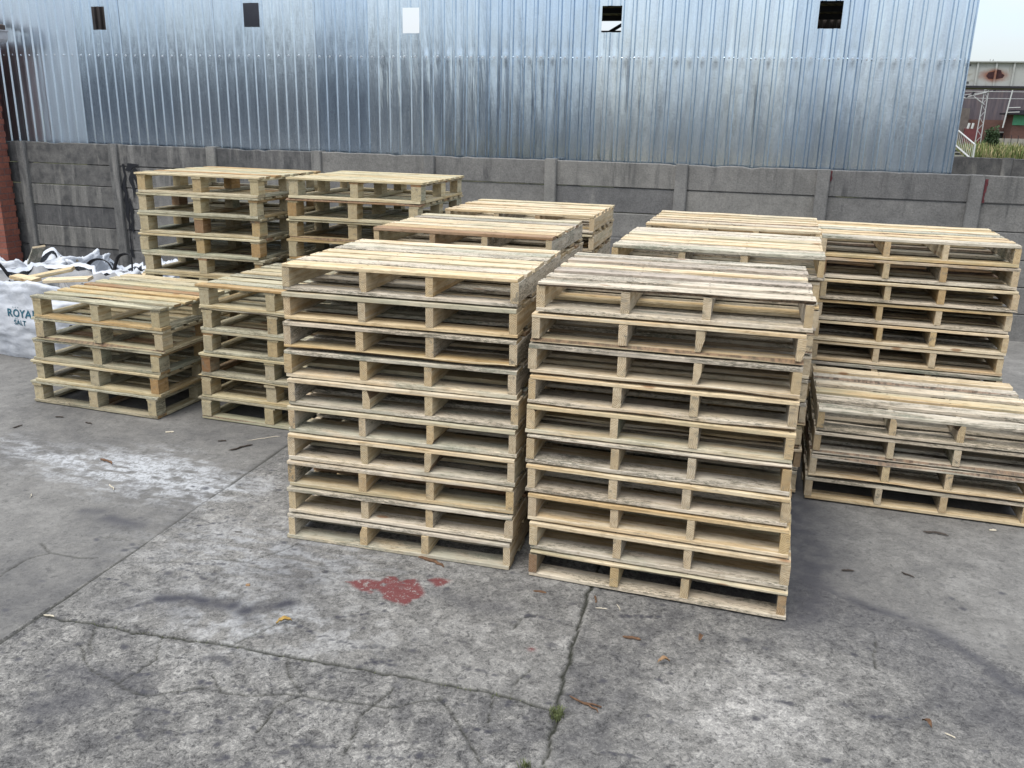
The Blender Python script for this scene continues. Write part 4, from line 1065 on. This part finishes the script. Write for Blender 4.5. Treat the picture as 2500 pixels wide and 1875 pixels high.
mb = MB(); mb.bar((0.05, 0, 3.9), (1.0, 0, 3.95), .035, 5); mb.bar((-.02, 0, 3.5), (1.0, 0, 3.55), .035, 5); mb.build('arm', M_WR, t)
for k in range(2):
    mb = MB(); mb.bar((0, 0, 0), (.08, 0, .55), .12, 10); o = mb.build('white_tank', M_WR, None); o.location = (19.75 + k * .38, 104, 2.0); tag(o, ['white cylinder on the maroon annex, left of the pair', 'white cylinder on the maroon annex, right of the pair'][k], 'cylinder', 'white cylinders on the annex')
t = empty('boundary_wall', (0, 100, .2), 0, 'pale low boundary wall with thin fence posts', 'wall')
mb = MB(); mb.box(21.6, 0, 0, 60, .2, .95); mb.build('wall_face', simple('pale_concrete', (.22, .21, .19), .9, 0, .2, 2), t)
for k in range(14):
    mb = MB(); mb.bar((21.8 + k * .62, -.25, 0), (21.75 + k * .62, -.25, 1.25), .03, 5); mb.build('fence_post', M_STEEL, t)
t = empty('bush', (19.6, 92, .2), 0, 'dark green bush at the foot of the lattice mast', 'bush')
M_LEAF = simple('dark_green_leaves', (.035, .06, .025), .7, 0, .6, 3)
mb = MB(); rn = random.Random(6)
for _ in range(1500):
    a, r_, zz = rn.uniform(0, 6.28), rn.random() ** .5, rn.random()
    lob = .75 + .4 * mn.noise((math.cos(a) * 1.5, math.sin(a) * 1.5, zz * 3))
    p = Vector((math.cos(a) * r_ * 1.0 * lob * (1.2 - zz * .6), math.sin(a) * r_ * .9 * lob, .15 + zz * 2.0 * lob)); d = Vector((rn.uniform(-1, 1), rn.uniform(-1, 1), rn.uniform(-.3, 1))).normalized(); s = rn.uniform(.07, .17)
    q = d.orthogonal().normalized(); e = d.cross(q); b = len(mb.V)
    mb.V += [tuple(p - q * s), tuple(p + e * s * .5), tuple(p + q * s), tuple(p - e * s * .5)]; mb.face([b, b + 1, b + 2, b + 3], seed=rn.random())
mb.build('foliage', M_LEAF, t)
mb = MB(); mb.bar((0, 0, 0), (.05, 0, 1.2), .07, 6, .04); mb.bar((0, 0, .3), (.5, .1, 1.3), .04, 5, .02); mb.build('stem', M_BARK, t)
def tallgrass_mat():
    N = NT('tall_wild_grass'); s = N.attr('seed')
    return N.out(N.ramp(s, [(0., (.06, .09, .025)), (.5, (.13, .16, .05)), (.8, (.24, .21, .10)), (1., (.34, .28, .16))]), .8)
mb = MB(); rn = random.Random(12)
for _ in range(5200):
    y = 62 + 34 * rn.random(); x = y * rn.uniform(.165, .31)
    blades(mb, x, y, .2, 1, .1, rn.uniform(.35, .85) * (1.35 if rn.random() < .1 else 1), rn, .035, .5)
o = mb.build('tall_grass', tallgrass_mat(), None); tag(o, 'tall wild grass beyond the low wall', 'grass', kind='stuff')

# ------------------------------------------------------------------ light
w = bpy.data.worlds.new('World'); scene.world = w; w.use_nodes = True
nt = w.node_tree; nt.nodes.clear()
SUN_EL, SUN_AZ = 60, 203     # azimuth the light comes from, degrees clockwise from +Y
sky = nt.nodes.new('ShaderNodeTexSky'); sky.sky_type = 'NISHITA'; sky.sun_disc = False
sky.sun_elevation = rad(SUN_EL); sky.sun_rotation = rad(SUN_AZ); sky.air_density = 1.; sky.dust_density = 2.5
bg1 = nt.nodes.new('ShaderNodeBackground'); bg1.inputs[1].default_value = .12; nt.links.new(sky.outputs[0], bg1.inputs[0])
tc = nt.nodes.new('ShaderNodeTexCoord'); no = nt.nodes.new('ShaderNodeTexNoise'); no.inputs['Scale'].default_value = 2.6; no.inputs['Detail'].default_value = 6; no.inputs['Roughness'].default_value = .55
mp = nt.nodes.new('ShaderNodeMapping'); mp.inputs['Scale'].default_value = (1, 1, 3.2); nt.links.new(tc.outputs['Generated'], mp.inputs[0]); nt.links.new(mp.outputs[0], no.inputs['Vector'])
rp = nt.nodes.new('ShaderNodeValToRGB'); rp.color_ramp.elements[0].position = .34; rp.color_ramp.elements[0].color = (.30, .30, .30, 1); rp.color_ramp.elements[1].position = .64; rp.color_ramp.elements[1].color = (.97, .97, .97, 1)
nt.links.new(no.outputs[0], rp.inputs[0])
bg2 = nt.nodes.new('ShaderNodeBackground'); bg2.inputs[0].default_value = (.91, .95, 1., 1)
sx = nt.nodes.new('ShaderNodeSeparateXYZ'); nt.links.new(tc.outputs['Generated'], sx.inputs[0])
mr = nt.nodes.new('ShaderNodeMapRange'); mr.inputs['From Min'].default_value = 0.; mr.inputs['From Max'].default_value = 1.; mr.inputs['To Min'].default_value = .37; mr.inputs['To Max'].default_value = 1.4; nt.links.new(sx.outputs[2], mr.inputs[0]); nt.links.new(mr.outputs[0], bg2.inputs[1])
mx = nt.nodes.new('ShaderNodeMixShader'); nt.links.new(rp.outputs[0], mx.inputs[0]); nt.links.new(bg1.outputs[0], mx.inputs[1]); nt.links.new(bg2.outputs[0], mx.inputs[2])
wo = nt.nodes.new('ShaderNodeOutputWorld'); nt.links.new(mx.outputs[0], wo.inputs[0])
sl = bpy.data.lights.new('sun', 'SUN'); sl.energy = 1.35; sl.angle = rad(28); sl.color = (1, .96, .90)
so = bpy.data.objects.new('sun', sl); COL.objects.link(so)
az = rad(SUN_AZ); el = rad(SUN_EL)
dirv = Vector((math.sin(az) * math.cos(el), math.cos(az) * math.cos(el), math.sin(el)))
so.rotation_euler = dirv.to_track_quat('Z', 'Y').to_euler()
scene.cycles.diffuse_bounces = 2
scene.view_settings.view_transform = 'Standard'; scene.view_settings.look = 'None'; scene.view_settings.gamma = 1; scene.view_settings.exposure = 1.08
